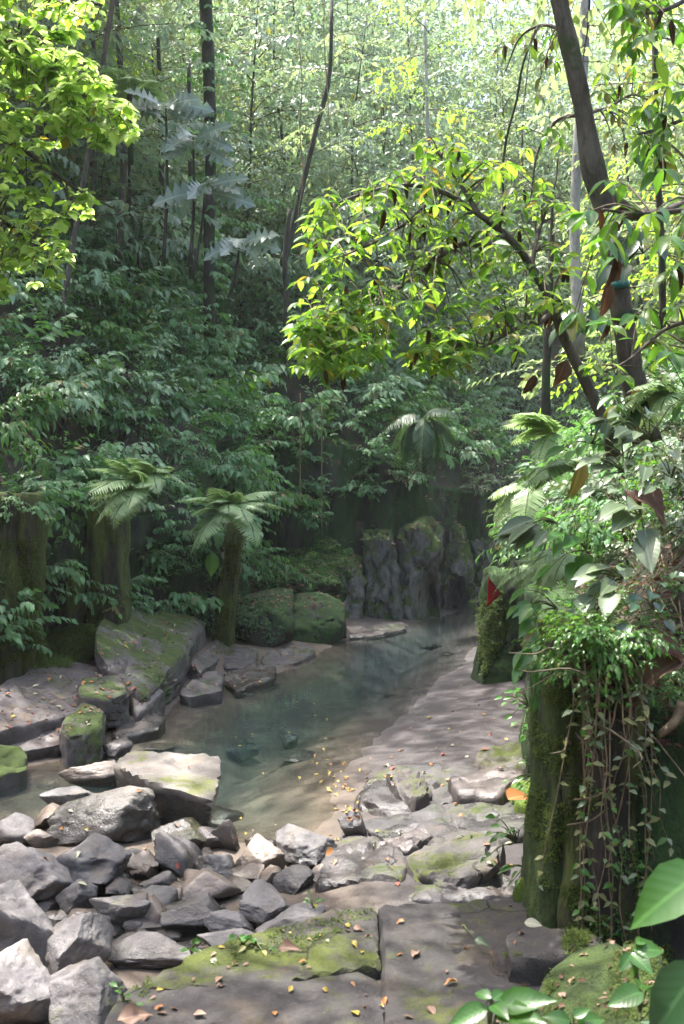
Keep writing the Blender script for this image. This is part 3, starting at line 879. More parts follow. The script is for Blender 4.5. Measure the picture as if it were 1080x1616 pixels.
slab('mossy_block', pxs([(905, 1500, .66), (985, 1466, .8), (1060, 1480, .85), (1060, 1650, .8), (830, 1640, .55), (850, 1560, .55)]), 0.1, 'pillar_moss', 'sloping dark mossy rock in the lower right corner under the leafy plants', 'rock', 65, rough=0.04, p=10)
boulder((775, 1495, 850, 1560), 0.44, 'small mossy stone left of the low moss covered block', 66, 'platform_moss', p=12, name='mossy_stone', cat='stone')
boulder((810, 1375, 845, 1440), 0.4, 'mossy wedge of stone between the shelf and the near pillar', 67, 'bright_moss', p=9, name='mossy_stone', cat='stone')

# the flat stone shelf beside the pool
SH = [
    ([(588, 1212, .2), (655, 1192, .24), (748, 1188, .28), (805, 1216, .28), (700, 1262, .24), (640, 1277, .2), (568, 1268, .17), (555, 1248, .16)], 'shelf', 'broad grey plate of the shelf next to the sand'),
    ([(606, 1218, .3), (645, 1208, .32), (688, 1238, .32), (656, 1260, .28), (620, 1240, .28)], 'shelf_mossy', 'mossy ragged lump on the broad grey plate of the shelf'),
    ([(745, 1188, .36), (790, 1164, .4), (878, 1158, .44), (880, 1196, .42), (815, 1207, .38), (758, 1207, .36)], 'shelf_mossy', 'upper shelf slab by the right bank with a mossy corner'),
    ([(556, 1290, .16), (640, 1268, .22), (745, 1258, .28), (850, 1262, .34), (850, 1300, .34), (700, 1342, .24), (600, 1322, .18)], 'shelf', 'middle plate of the shelf crossed by a wet trickle'),
    ([(540, 1292, .12), (600, 1318, .17), (648, 1352, .2), (640, 1397, .2), (496, 1402, .12), (510, 1384, .12)], 'shelf', 'smooth front plate of the shelf below the grey stone'),
    ([(645, 1325, .34), (742, 1300, .4), (805, 1318, .44), (790, 1368, .42), (712, 1380, .38), (648, 1372, .32), (632, 1342, .3)], 'shelf_mossy', 'raised mossy edged block of the shelf above a dark gap'),
    ([(715, 1398, .24), (800, 1374, .28), (830, 1400, .3), (822, 1416, .3), (640, 1418, .22), (640, 1396, .2)], 'shelf', 'low pale slab between the raised block and the platform'),
    ([(700, 1224, .3), (775, 1206, .36), (835, 1216, .38), (790, 1248, .36), (720, 1252, .3)], 'dark_wet', 'wet black ledge stone shining in the trickle'),
    ([(800, 1230, .4), (860, 1205, .5), (880, 1250, .5), (850, 1262, .46), (806, 1262, .4)], 'bright_moss', 'bright mossy hump of rock at the foot of the right bank'),
    ([(590, 1318, .22), (650, 1300, .26), (690, 1312, .28), (640, 1336, .26)], 'dark_wet', 'shining wet step of rock above the smooth front plate'),
]
for i, (pp, mat, label) in enumerate(SH):
    slab('shelf_slab', pxs(pp), -0.25, mat, label, 'rock slab', 80 + i, rough=0.05, p=13, crack=0.05, under=0.05)

# ledge along the left wall
LG = [
    ([(230, 1085, .55), (286, 1022, .74), (332, 1000, .62), (268, 925, 1.62), (190, 936, 1.55), (152, 985, 1.2), (148, 1052, .7)], 'ledge', 'big sloping mossy slab below the left wall strewn with leaves', -0.2, 0.06),
    ([(-40, 1090, .72), (0, 1072, .72), (70, 1038, .76), (150, 1042, .7), (218, 1076, .52), (192, 1108, .42), (90, 1132, .42), (0, 1152, .4), (-60, 1170, .4)], 'ledge_bare', 'cracked dark ledge covered in red and yellow leaves at the left edge', -0.2, 0.05),
    ([(92, 1128, .5), (128, 1098, .55), (168, 1108, .52), (160, 1140, .46), (106, 1152, .44)], 'ledge', 'mossy cube of rock at the lower lip of the ledge', -0.2, 0.03),
    ([(-10, 1150, .34), (85, 1128, .36), (102, 1152, .3), (96, 1176, .16), (0, 1192, .16)], 'dark_wet', 'wet slanting rock glistening left of the mossy cube', -0.2, 0.03),
    ([(-40, 1175, .3), (20, 1165, .32), (46, 1180, .26), (42, 1205, .2), (-30, 1225, .2)], 'ledge', 'brown mossy rock at the left edge just above the water', -0.3, 0.03),
    ([(128, 1062, .72), (190, 1058, .72), (205, 1088, .6), (170, 1102, .56), (122, 1092, .6)], 'ledge', 'mossy raised piece of the ledge with yellow leaves', 0.1, 0.04),
    ([(172, 1140, .2), (232, 1112, .24), (262, 1128, .16), (250, 1150, .1), (185, 1165, .1)], 'dark_wet', 'flat glistening rock reaching into the pool below the ledge', -0.3, 0.05),
    ([(205, 1092, .4), (252, 1075, .46), (262, 1095, .32), (215, 1128, .26)], 'ledge_bare', 'narrow wet rock under the edge of the sloping slab', -0.3, 0.04),
    ([(282, 1082, .26), (330, 1048, .4), (352, 1056, .3), (348, 1086, .16), (300, 1102, .1)], 'ledge_bare', 'tilted flake of rock at the corner of the pool', -0.3, 0.05),
    ([(345, 1060, .2), (405, 1040, .26), (440, 1050, .16), (432, 1072, .08), (372, 1088, .08)], 'dark_wet', 'low rock shelf with leaf litter in front of the square block', -0.3, 0.05),
    ([(348, 1036, .3), (372, 1016, .34), (408, 1022, .3), (402, 1050, .22), (352, 1050, .24)], 'ledge_bare', 'dark flat stone at the foot of the leaning pillar', -0.2, 0.03),
    ([(410, 1030, .18), (480, 1012, .24), (500, 1024, .16), (470, 1044, .06), (420, 1056, .06)], 'ledge_bare', 'leaf strewn low rock along the foot of the two blocks', -0.3, 0.05),
    ([(300, 1040, .5), (345, 1005, .56), (352, 1030, .4), (318, 1062, .3)], 'ledge_bare', 'dark wedge of rock beside the leaning pillar base', -0.2, 0.04),
    ([(548, 1004, .1), (575, 985, .16), (640, 978, .14), (640, 990, .06), (590, 1002, .05)], 'ledge_bare', 'low gravelly stone below the dark cliff', -0.3, 0.04),
]
for i, (pp, mat, label, zb, rg) in enumerate(LG):
    slab('ledge_rock', pxs(pp), zb, mat, label, 'rock', 120 + i, rough=rg, p=15, crack=0.06)

# blocks and cliff beyond the pool
def block(name, px0, px1, pyb, zb, h, dep, mat, label, seed, tilt=0.1, p=28, yaw=0.0, rough=0.055, sub=5, cat='stone block', taper=0.0, lean=0.0, bite=None):
    Y = (CAMZ - zb) * F / (pyb - 808)
    X0, X1 = (px0 - 540) / F * Y, (px1 - 540) / F * Y
    D, Fc = ico(sub)
    N = [(1, 0, 0.03), (-1, 0, 0.03), (0, -1, 0.05), (0, 1, 0), (0, 0, 1), (0, 0, -1), (0.75, -0.7, 0.2), (-0.72, -0.7, 0.1)]
    rb_ = np.random.default_rng(seed)
    N = N + [tuple(nrm(rb_.normal(0, 1, 3) + np.array([0, -0.5, 0.3]))) for _ in range(5)]
    r = hull(D, nrm(N), np.concatenate([[1, 1, 1, 1, 1, 1, 1.3, 1.34], rb_.uniform(0.95, 1.2, 5)]), p)
    V = D * r[:, None] * np.array([(X1 - X0) / 2, dep / 2, (h + 0.3) / 2])
    tt = (V[:, 2] / ((h + 0.3) / 2) + 1) / 2
    V[:, 0] *= 1 - taper * tt
    V[:, 0] += lean * tt
    V[:, 2] += V[:, 1] * tilt * smooth(tt * 2 - 0.8)
    pn = V * np.array([1.6, 1.6, 0.9]) + seed
    V = V + D * (rough * fbm(pn, 4, seed) + rough * 0.55 * fbm(pn * 4, 4, seed, 0.6) - rough * 1.2 * np.maximum(0, 0.16 - np.abs(fbm(pn * 1.2 + 30, 3, seed + 7))) / 0.16)[:, None]
    if bite:
        for (bx, by, bz, br, bd) in bite:
            c = nrm([bx, by, bz])
            dd = np.linalg.norm(D - c, axis=1)
            V = V + (bd * np.exp(-(dd / br) ** 2))[:, None] * np.array([0, 1, 0])
    V = rotz(V, yaw)
    return place_rock(name, V, Fc, ((X0 + X1) / 2, Y + dep / 2, zb + h / 2 - 0.15), mat, label, cat)

block('mossy_block', 367, 459, 1022, 0.1, 1.02, 2.4, 'block', 'square mossy block with leaf litter on top right of the leaning pillar', 201, tilt=0.08)
block('mossy_block', 458, 544, 1018, 0.0, 0.86, 2.6, 'block', 'darker low block beside the square mossy block at the pool', 202, tilt=0.1)
block('mossy_block', 388, 545, 962, 0.5, 1.2, 2.8, 'block', 'wide green ledge block behind the two poolside blocks', 203, tilt=0.12, rough=0.09)
block('cliff_rock', 520, 580, 986, 0.0, 1.85, 2.0, 'cliff', 'round shouldered dark rock at the end of the wide green ledge', 204, p=9, rough=0.1, cat='rock')
block('cliff_rock', 572, 634, 982, 0.0, 2.45, 2.2, 'cliff', 'tall narrow dark cliff rock with grey streaks', 205, p=24, rough=0.13, taper=0.05, cat='rock')
block('cliff_rock', 628, 706, 980, 0.0, 2.75, 2.4, 'cliff', 'biggest cliff rock with a dark hollow at the waterline', 206, p=24, rough=0.13, taper=0.2, sub=5, cat='rock', bite=[(0.5, -0.8, -0.45, 0.42, 1.1)])
block('cliff_rock', 698, 752, 966, 0.0, 2.5, 2.4, 'cliff', 'undercut cliff rock next to the hollow one', 207, p=24, rough=0.13, taper=0.15, cat='rock', bite=[(-0.1, -0.8, -0.5, 0.4, 0.9)])
block('cliff_rock', 742, 800, 956, 0.0, 2.1, 2.0, 'cliff', 'last dark cliff rock where the stream bends away', 208, p=24, rough=0.13, cat='rock')
block('cliff_rock', 560, 612, 884, 1.4, 1.4, 1.8, 'block', 'mossy knob of rock perched above the narrow cliff rock', 209, p=9, rough=0.12, cat='rock')
block('cliff_rock', 672, 730, 860, 1.9, 1.3, 1.8, 'cliff', 'bare pale boulder stacked on top of the cliff', 210, p=12, rough=0.14, cat='rock')
block('cliff_rock', 715, 775, 878, 1.5, 1.9, 1.8, 'cliff', 'dark slanting rock piled behind the stacked boulder', 211, p=12, rough=0.16, cat='rock')

# cut walls: sheets of rock with a folded-back top
def wall_strip(name, line, zb, zt, mat, label, seed, groove=0.16, closed_top=0.7):
    line = np.array(line, float)
    seg = np.r_[0, np.cumsum(np.hypot(*np.diff(line, axis=0).T))]
    n = int(seg[-1] / 0.1)
    s = np.linspace(0, seg[-1], n)
    X = np.interp(s, seg, line[:, 0])
    Y = np.interp(s, seg, line[:, 1])
    tx, ty = np.gradient(X), np.gradient(Y)
    l = np.hypot(tx, ty)
    nx, ny = ty / l, -tx / l            # right-hand side of the line = towards the stream
    zt = np.interp(s, seg, zt)
    rows = 40
    V = []
    for j in range(rows + 6):
        t_ = min(j / rows, 1.0)
        back = max(0, j - rows) / 6 * closed_top
        z = zb + (zt - zb) * t_
        p1 = np.stack([s * 1.6, z * 0.35, s * 0 + seed], 1)
        d = groove * fbm(p1, 4, seed) + 0.06 * fbm(p1 * np.array([3, 6, 1]), 3, seed + 2)
        step = np.round(vnoise(np.stack([s * 0.9, z * 0.5, s * 0], 1), seed + 5) * 2) * 0.09
        d = d + step - back
        V.append(np.stack([X + nx * d, Y + ny * d, z + 0.1 * back], 1))
    V = np.vstack(V)
    R = rows + 6
    i = np.arange(R * n).reshape(R, n)
    a, b, c, d = i[:-1, :-1].ravel(), i[:-1, 1:].ravel(), i[1:, 1:].ravel(), i[1:, :-1].ravel()
    Fc = np.concatenate([np.stack([a, b, c], 1), np.stack([a, c, d], 1)])
    put(name, MB().add(V, Fc).mesh(name, [M[mat]]), None, label, 'rock wall')
    solid(V, Fc)

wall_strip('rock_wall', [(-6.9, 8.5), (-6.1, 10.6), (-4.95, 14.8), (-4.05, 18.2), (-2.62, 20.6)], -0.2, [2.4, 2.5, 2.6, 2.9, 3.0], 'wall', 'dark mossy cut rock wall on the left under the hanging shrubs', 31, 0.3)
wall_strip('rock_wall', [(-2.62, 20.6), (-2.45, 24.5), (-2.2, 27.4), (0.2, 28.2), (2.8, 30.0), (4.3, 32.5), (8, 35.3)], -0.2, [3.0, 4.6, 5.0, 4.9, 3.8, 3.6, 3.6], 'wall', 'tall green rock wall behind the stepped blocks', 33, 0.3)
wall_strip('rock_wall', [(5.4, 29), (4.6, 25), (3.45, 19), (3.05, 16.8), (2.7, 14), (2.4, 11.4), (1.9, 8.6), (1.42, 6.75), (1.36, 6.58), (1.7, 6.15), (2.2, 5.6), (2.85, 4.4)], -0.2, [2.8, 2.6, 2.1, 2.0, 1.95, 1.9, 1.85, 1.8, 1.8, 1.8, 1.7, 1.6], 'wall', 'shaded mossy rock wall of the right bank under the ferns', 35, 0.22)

# pillars left standing on the walls
def pillar(px0, px1, pyt, pyb, Y, mat, label, seed, lean=0, dep=0.45, taper=0.1, p=12):
    zb = CAMZ - (pyb - 808) / F * Y
    zt = CAMZ - (pyt - 808) / F * Y
    w = (px1 - px0) / F * Y
    V, Fc = ico(5)
    r = hull(V, nrm([(1, 0, 0), (-1, 0, 0), (0, 1, 0), (0, -1, 0), (0, 0, 1), (0, 0, -1), (.7, -.7, 0), (-.7, -.7, 0)]), np.array([1, 1, 1, 1, 1, 1, 1.2, 1.15]), p)
    W = V * r[:, None] * np.array([w / 2, dep / 2, (zt - zb + 0.4) / 2])
    tt = W[:, 2] / (zt - zb + 0.4) + 0.5
    W[:, 0] = W[:, 0] * (1 - taper * tt) + lean * (tt - 0.5)
    pn = W * np.array([5, 5, 0.8]) + seed
    W = W + V * np.array([1, 1, 0.3]) * (0.045 * fbm(pn, 4, seed) + 0.02 * fbm(W * np.array([22, 22, 2.0]) + seed, 3, seed + 4) + 0.06 * fbm(W * 1.3 + seed, 3, seed))[:, None]
    return place_rock('rock_pillar', W, Fc, (((px0 + px1) / 2 - 540) / F * Y, Y + dep / 2 - 0.1, (zb + zt) / 2), mat, label, 'rock pillar')

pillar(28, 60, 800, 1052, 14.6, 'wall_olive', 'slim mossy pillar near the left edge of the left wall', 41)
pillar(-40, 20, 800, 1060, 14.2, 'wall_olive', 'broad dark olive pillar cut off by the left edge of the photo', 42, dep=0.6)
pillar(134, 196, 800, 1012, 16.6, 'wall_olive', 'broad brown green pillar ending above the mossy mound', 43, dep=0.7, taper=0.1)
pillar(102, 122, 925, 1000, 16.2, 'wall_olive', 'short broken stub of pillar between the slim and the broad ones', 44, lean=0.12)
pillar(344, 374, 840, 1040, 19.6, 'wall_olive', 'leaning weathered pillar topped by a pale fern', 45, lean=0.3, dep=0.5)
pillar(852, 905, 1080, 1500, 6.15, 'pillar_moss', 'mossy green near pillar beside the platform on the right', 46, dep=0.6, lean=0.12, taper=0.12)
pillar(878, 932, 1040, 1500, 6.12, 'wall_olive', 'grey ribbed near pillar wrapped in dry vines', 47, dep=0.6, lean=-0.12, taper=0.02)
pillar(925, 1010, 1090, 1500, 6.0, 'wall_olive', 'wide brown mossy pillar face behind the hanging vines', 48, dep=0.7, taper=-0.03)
block('rock_pillar', 754, 836, 1086, 0.08, 1.85, 1.2, 'block', 'slanting mossy rock at the sand bank carrying the red flag', 49, p=12, taper=0.3, lean=0.12, rough=0.08, cat='rock')

# mound of moss under the left wall
boulder((50, 985, 148, 1052), 0.55, 'rounded stone overgrown by bright moss beneath the left wall', 51, 'bright_moss', p=8, name='mossy_stone', cat='stone', rough=0.1)

# ------------------------------------------------------------------ ray casting onto what has been built
gm = terrain.data
gv = np.empty(len(gm.vertices) * 3, np.float32)
gm.vertices.foreach_get("co", gv)
gv = gv.reshape(-1, 3)
gf = np.empty(len(gm.polygons) * 3, np.int32)
gm.polygons.foreach_get("vertices", gf)
solid(gv, gf.reshape(-1, 3))
BVH = BVHTree.FromPolygons(np.vstack(SOLID_V).tolist(), np.vstack(SOLID_F).tolist())
CAM = Vector((0, 0, CAMZ))
def hit(px, py):
    d = Vector(((px - 540) / F, 1, -(py - 808) / F)).normalized()
    h = BVH.ray_cast(CAM, d)
    return (h[0], h[1]) if h[0] is not None else (None, None)
def drop(x, y, z=12.0):
    h = BVH.ray_cast(Vector((x, y, z)), Vector((0, 0, -1)))
    return (h[0], h[1]) if h[0] is not None else (None, None)


# ------------------------------------------------------------------ vegetation building blocks
def twig(b, base, d, L, n, size, tpl, droop=0.35, r=0.006, start=0.15, mi_leaf=0, mi_stem=1, hang=0.4, rng=RNG, W=1.0, whorl=0, sides=3, spread=0.9):
    """a curved stem with alternate leaves; droop bends the stem, hang tips the leaves down"""
    d = nrm(d)
    k = 5
    t_ = np.linspace(0, 1, k)
    pts = np.asarray(base)[None] + d[None] * (t_ * L)[:, None]
    pts[:, 2] -= droop * L * t_ ** 2
    if r:
        b.tube(pts, np.linspace(r, r * 0.35, k), sides, mi_stem, cap=False)
    u = np.linspace(start, 1.0, n)
    P = np.stack([np.interp(u, t_, pts[:, i]) for i in range(3)], 1)
    T = nrm(np.gradient(pts, axis=0))
    Tn = nrm(np.stack([np.interp(u, t_, T[:, i]) for i in range(3)], 1))
    side = nrm(np.cross(Tn, [0, 0, 1.0]) + 1e-6)
    sg = np.where(np.arange(n) % 2 == 0, 1.0, -1.0)[:, None]
    fw = 0.35 + 0.5 * u[:, None]
    D = Tn * fw + side * sg * spread * (1.15 - u[:, None]) + rng.normal(0, 0.22, (n, 3))
    D[:, 2] -= hang * (0.5 + rng.random(n))
    N = np.array([0, 0, 1.0]) + Tn * 0.55 + rng.normal(0, 0.22, (n, 3))
    S = size * rng.uniform(0.65, 1.15, n)
    b.leaves(tpl, P, D, N, S, mi_leaf, W)
    if whorl:
        a = rng.uniform(0, 2 * PI) + np.arange(whorl) * 2 * PI / whorl
        up = np.cross(side[-1], Tn[-1])
        Dw = np.cos(a)[:, None] * side[-1] + np.sin(a)[:, None] * up + 0.7 * Tn[-1]
        Dw[:, 2] -= hang
        b.leaves(tpl, np.repeat(pts[-1:], whorl, 0), Dw, np.array([0, 0, 1.0]) + 0.5 * Tn[-1] + rng.normal(0, 0.2, (whorl, 3)), size * rng.uniform(0.8, 1.2, whorl), mi_leaf, W)
    return pts

def shrub_branch(seed, leafm, size=0.12, n=15, tpl=None, L=0.75, forks=3, hang=0.55):
    rng = np.random.default_rng(seed)
    b = MB()
    tpl = tpl or T_MIDB
    main = twig(b, (0, 0, 0), (1, 0, 0.25), L, n, size, tpl, 0.4, 0.008, 0.25, hang=hang, rng=rng)
    for i in range(forks):
        q = main[1 + i % 3]
        a = rng.uniform(0.4, 1.0) * (1 if i % 2 else -1)
        twig(b, q, (math.cos(a), math.sin(a), rng.uniform(-0.1, 0.4)), L * rng.uniform(0.45, 0.7), int(n * 0.65), size, tpl, 0.5, 0.005, 0.2, hang=hang, rng=rng)
    return b.mesh("leafy_branch", [leafm, M['twig']])

def tree_branch(seed, leafm, size=0.17, L=2.2, subs=9, n=13, tpl=None, hang=0.3, flat=0.25):
    rng = np.random.default_rng(seed)
    b = MB()
    tpl = tpl or T_FAR
    k = 7
    t_ = np.linspace(0, 1, k)
    pts = np.stack([t_ * L, 0.15 * np.sin(t_ * 4 + seed), 0.25 * t_ * L - 0.3 * L * t_ ** 2], 1)
    b.tube(pts, np.linspace(0.022, 0.006, k), 4, 1, cap=False)
    for i in range(subs):
        u = 0.22 + 0.78 * i / (subs - 1)
        q = np.array([np.interp(u, t_, pts[:, j]) for j in range(3)])
        a = rng.uniform(0.3, 1.2) * (1 if i % 2 else -1)
        twig(b, q, (math.cos(a), math.sin(a), rng.uniform(-flat, flat * 1.6)), L * rng.uniform(0.28, 0.48), n, size, tpl, 0.35, 0.006, 0.1, hang=hang, rng=rng)
    return b.mesh("leafy_branch", [leafm, M['twig']])

def frond_mesh(seed, leafm, L=1.0, n=20, pin=0.26, arch=0.55, W=1.0, rise=0.5, hangp=0.15, name="frond"):
    rng = np.random.default_rng(seed)
    b = MB()
    t_ = np.linspace(0, 1, 10)
    pts = np.stack([t_ * L * 0.92, 0.05 * L * np.sin(3 * t_ + seed), L * (rise * t_ - (rise + arch) * t_ ** 2 * 0.8)], 1)
    b.tube(pts, np.linspace(0.009, 0.002, 10) * L, 4, 1, cap=False)
    T = nrm(np.gradient(pts, axis=0))
    for sgn in (1, -1):
        u = np.linspace(0.1, 0.99, n)
        P = np.stack([np.interp(u, t_, pts[:, i]) for i in range(3)], 1)
        Tn = nrm(np.stack([np.interp(u, t_, T[:, i]) for i in range(3)], 1))
        sd_ = nrm(np.cross(Tn, [0, 0, 1.0])) * sgn
        D = sd_ + Tn * 0.42 + rng.normal(0, 0.05, (n, 3))
        D[:, 2] -= hangp + 0.05
        prof = np.sin(np.clip(u * 0.93 + 0.12, 0, 1) * PI) ** 0.7
        b.leaves(T_PINNA, P, D, np.cross(sd_ * sgn, Tn) * 1.0 + rng.normal(0, 0.08, (n, 3)), pin * L * (0.12 + prof), 0, W)
    return b.mesh(name, [leafm, M['twig_green']])

SB = {
    'slope': [shrub_branch(i, M['leaf_slope'], 0.165, 11) for i in range(5)],
    'slope_small': [shrub_branch(80 + i, M['leaf_slope'], 0.105, 17, tpl=T_MID) for i in range(3)],
    'slope_long': [shrub_branch(90 + i, M['leaf_green'], 0.2, 9, tpl=T_MID, hang=0.7) for i in range(3)],
    'slope_dry': [shrub_branch(95, M['dry'], 0.12, 6, hang=0.8)],
    'slope_pale': [shrub_branch(20 + i, M['leaf_slope2'], 0.175, 10) for i in range(4)],
    'green': [shrub_branch(40 + i, M['leaf_green'], 0.1, 13) for i in range(4)],
    'tiny': [shrub_branch(50 + i, M['leaf_green'], 0.05, 12, L=0.35) for i in range(3)],
    'sheen': [shrub_branch(60 + i, M['leaf_pale'], 0.13, 10, tpl=T_BROAD, hang=0.35) for i in range(3)],
    'climb': [shrub_branch(75 + i, M['leaf_slope'], 0.16, 11, L=0.6, hang=0.9) for i in range(3)],
    'weep': [shrub_branch(70 + i, M['leaf_slope'], 0.155, 13, L=0.9, hang=0.9) for i in range(3)],
}
TBR = {
    'forest': [tree_branch(100 + i, M['leaf_forest']) for i in range(5)],
    'blue': [tree_branch(120 + i, M['leaf_forest2'], 0.19, hang=0.6) for i in range(4)],
    'lime': [tree_branch(140 + i, M['leaf_lime'], 0.16) for i in range(4)],
    'small': [tree_branch(160 + i, M['leaf_forest'], 0.1, L=1.7, subs=12, n=18) for i in range(4)],
    'dark': [tree_branch(180 + i, M['leaf_slope'], 0.16, hang=0.7) for i in range(4)],
}
FERN = [frond_mesh(i, M['fern'], 1.0, 32, 0.3, 0.42 + 0.22 * i, rise=0.45) for i in range(3)]
PALMF = [frond_mesh(10 + i, M['fern_dark'], 1.0, 34, 0.34, 0.9 + 0.2 * i, W=0.55, rise=0.7, hangp=0.8) for i in range(3)]
TREEFERN = [frond_mesh(20 + i, M['fern'], 1.0, 30, 0.3, 0.35 + 0.1 * i, W=0.9, rise=0.35) for i in range(3)]

def add_branches(root, meshes, specs, name="leafy_branch"):
    """specs: (position local to root, direction, scale, roll)"""
    for pos, d, s, roll in specs:
        o = put(name, random.choice(meshes), root)
        orient(o, pos, d, s, roll)

def shrub(x, y, z, R, kind, label, group, n=18, lean=(0, -0.5), name='shrub', cat='shrub', stems=True):
    root = thing(name, label, cat, (x, y, z), group)
    if stems:
        b = MB()
        for k in range(4):
            a = random.uniform(0, 2 * PI)
            e = np.array([math.cos(a) * 0.3 * R + lean[0] * R * 0.4, math.sin(a) * 0.3 * R + lean[1] * R * 0.4, R * random.uniform(0.5, 0.8)])
            b.tube(np.array([[0, 0, -0.1], e * 0.5 + [0, 0, 0.05], e]), [0.014, 0.011, 0.006], 4)
        put("stem", b.mesh("stem", [M['twig']]), root)
    sp = []
    for k in range(n):
        a = random.uniform(0, 2 * PI)
        el = random.uniform(-0.35, 1.1)
        d = Vector((math.cos(a) * math.cos(el) + lean[0], math.sin(a) * math.cos(el) + lean[1], math.sin(el) * 0.8)).normalized()
        pos = (d.x * R * 0.3 * random.random() + lean[0] * R * 0.3, d.y * R * 0.3 + lean[1] * R * 0.3, R * (0.12 + 0.5 * random.random()))
        sp.append((pos, d, R * random.uniform(0.6, 1.25), random.uniform(-0.45, 0.45)))
    nd = 1 if kind.startswith('slope') and random.random() < 0.3 else 0
    add_branches(root, SB[kind], sp[nd:])
    if nd:
        add_branches(root, SB['slope_dry'], sp[:nd])
    return root

# shrubs closing the left slope and the rear slopes
placed = []
def spaced(x, y, z, r):
    for q in placed:
        if (q[0] - x) ** 2 + (q[1] - y) ** 2 + 0.35 * (q[2] - z) ** 2 < r * r:
            return False
    placed.append((x, y, z))
    return True

rs = random.Random(11)
cand = []
pts = np.stack([np.array([rs.uniform(-13, 8) for _ in range(9000)]), np.array([rs.uniform(9, 37) for _ in range(9000)])], 1)
zz, sdw, dl, dr = ground(pts[:, 0], pts[:, 1])
n_sh = 0
for (x, y), z, l, r in zip(pts, zz, dl, dr):
    px, py = 540 + x / y * F, 808 - (z - CAMZ) / y * F
    if not (-70 < px < 1150):
        continue
    if 0.12 < l < 6.2 and z < 11.5:
        if not spaced(x, y, z, 0.54 + 0.012 * y if y < 22 else 0.95):
            continue
        pale = rs.random() < (0.5 if px < 230 else 0.25)
        if 385 < px < 800 and l < 0.6 and y > 22:
            continue
        if l < 0.8:
            if y < 21.5:
                lab, g, kd = 'dark green leafy shrub spilling over the top of the left mossy wall', 'shrubs along the top of the left wall', 'weep'
            else:
                lab, g, kd = 'dark leafy shrub hanging over the tall green wall behind the stepped blocks', 'shrubs over the rear wall', 'weep'
        elif px < 240:
            lab, g, kd = 'leafy pale green shrub in the dense cover at the left end of the slope', 'shrubs at the left end of the slope', 'slope'
        elif px < 560:
            lab, g, kd = 'blue green leafy shrub in the dense cover of the middle slope above the wall', 'shrubs of the middle slope', 'slope'
        else:
            lab, g, kd = 'leafy shrub on the slope above the dark cliff rocks', 'shrubs above the cliff', 'slope'
        if kd == 'slope':
            kd = 'slope_pale' if pale else rs.choice(['slope', 'slope', 'slope_small', 'slope_long'])
        R = rs.uniform(0.8, 1.15) * (1.0 if y < 24 else 1.25) * (0.88 if l < 0.8 and y < 21.5 else 1.0)
        nx = 0.55 if px < 400 else 0.2
        shrub(x, y, z - 0.05, R, kd, lab, g, n=18 if y < 24 else 15, lean=(nx, -0.6), stems=y < 24)
        n_sh += 1
    elif (0.75 if y < 18.5 else 0.1) < r < 6 and y > 8.5 and z < 9:
        if not spaced(x, y, z, 0.7 if y < 18 else 1.0):
            continue
        if px > 1130:
            continue
        kd = rs.choice(['slope_pale', 'green', 'slope', 'sheen']) if y < 20 else rs.choice(['slope', 'slope_pale'])
        lab, g = ('mixed green leafy shrub on the right bank beyond the red flag', 'shrubs of the right bank') if y > 14 else ('fresh green shrub on top of the right bank beneath the leaning trees', 'shrubs on the near right bank')
        shrub(x, y, z - 0.05, rs.uniform(0.6, 0.9) if y < 14 else rs.uniform(0.8, 1.15), kd, lab, g, n=15, lean=(-0.25, -0.5), stems=y < 20)
        n_sh += 1
print("shrubs", n_sh)

# ------------------------------------------------------------------ forest trees behind
def tube_obj(name, pts, rad, mat, parent, sides=8, n=14):
    c = curve_pts(pts, n)
    r = np.interp(np.linspace(0, 1, n), np.linspace(0, 1, len(rad)), rad)
    nn = fbm(c * 2.0, 2, 5)
    return put(name, MB().tube(c, r * (1 + 0.12 * nn), sides).mesh(name, [M[mat]]), parent)

def forest_tree(x, y, H, kind, label, group, r=0.14, lean=(0, 0), low=0.35, nb=22, mat='bark_dark', spread=1.0, name='tree'):
    z = gz(x, y) - 0.2
    root = thing(name, label, 'tree', (x, y, z), group)
    top = np.array([lean[0] * H, lean[1] * H, H])
    w = random.uniform(-0.4, 0.4)
    ctrl = [(0, 0, 0), tuple(top * 0.3 + [w, 0, 0]), tuple(top * 0.65 + [-w * 0.6, 0.2, 0]), tuple(top)]
    tube_obj('trunk', ctrl, [r * 1.25, r, r * 0.75, r * 0.25], mat, root)
    c = curve_pts(ctrl, 40)
    sp = []
    for k in range(nb):
        u = low + (1 - low) * (k + random.random()) / nb
        q = c[min(39, int(u * 39))]
        a = k * 2.4 + random.uniform(-0.5, 0.5)
        d = Vector((math.cos(a), math.sin(a) - 0.12, random.uniform(-0.15, 0.45)))
        s = spread * random.uniform(0.75, 1.25) * (1.25 - 0.5 * u)
        sp.append((tuple(q), d, s, random.uniform(-0.3, 0.3)))
    add_branches(root, TBR[kind], sp)
    return root

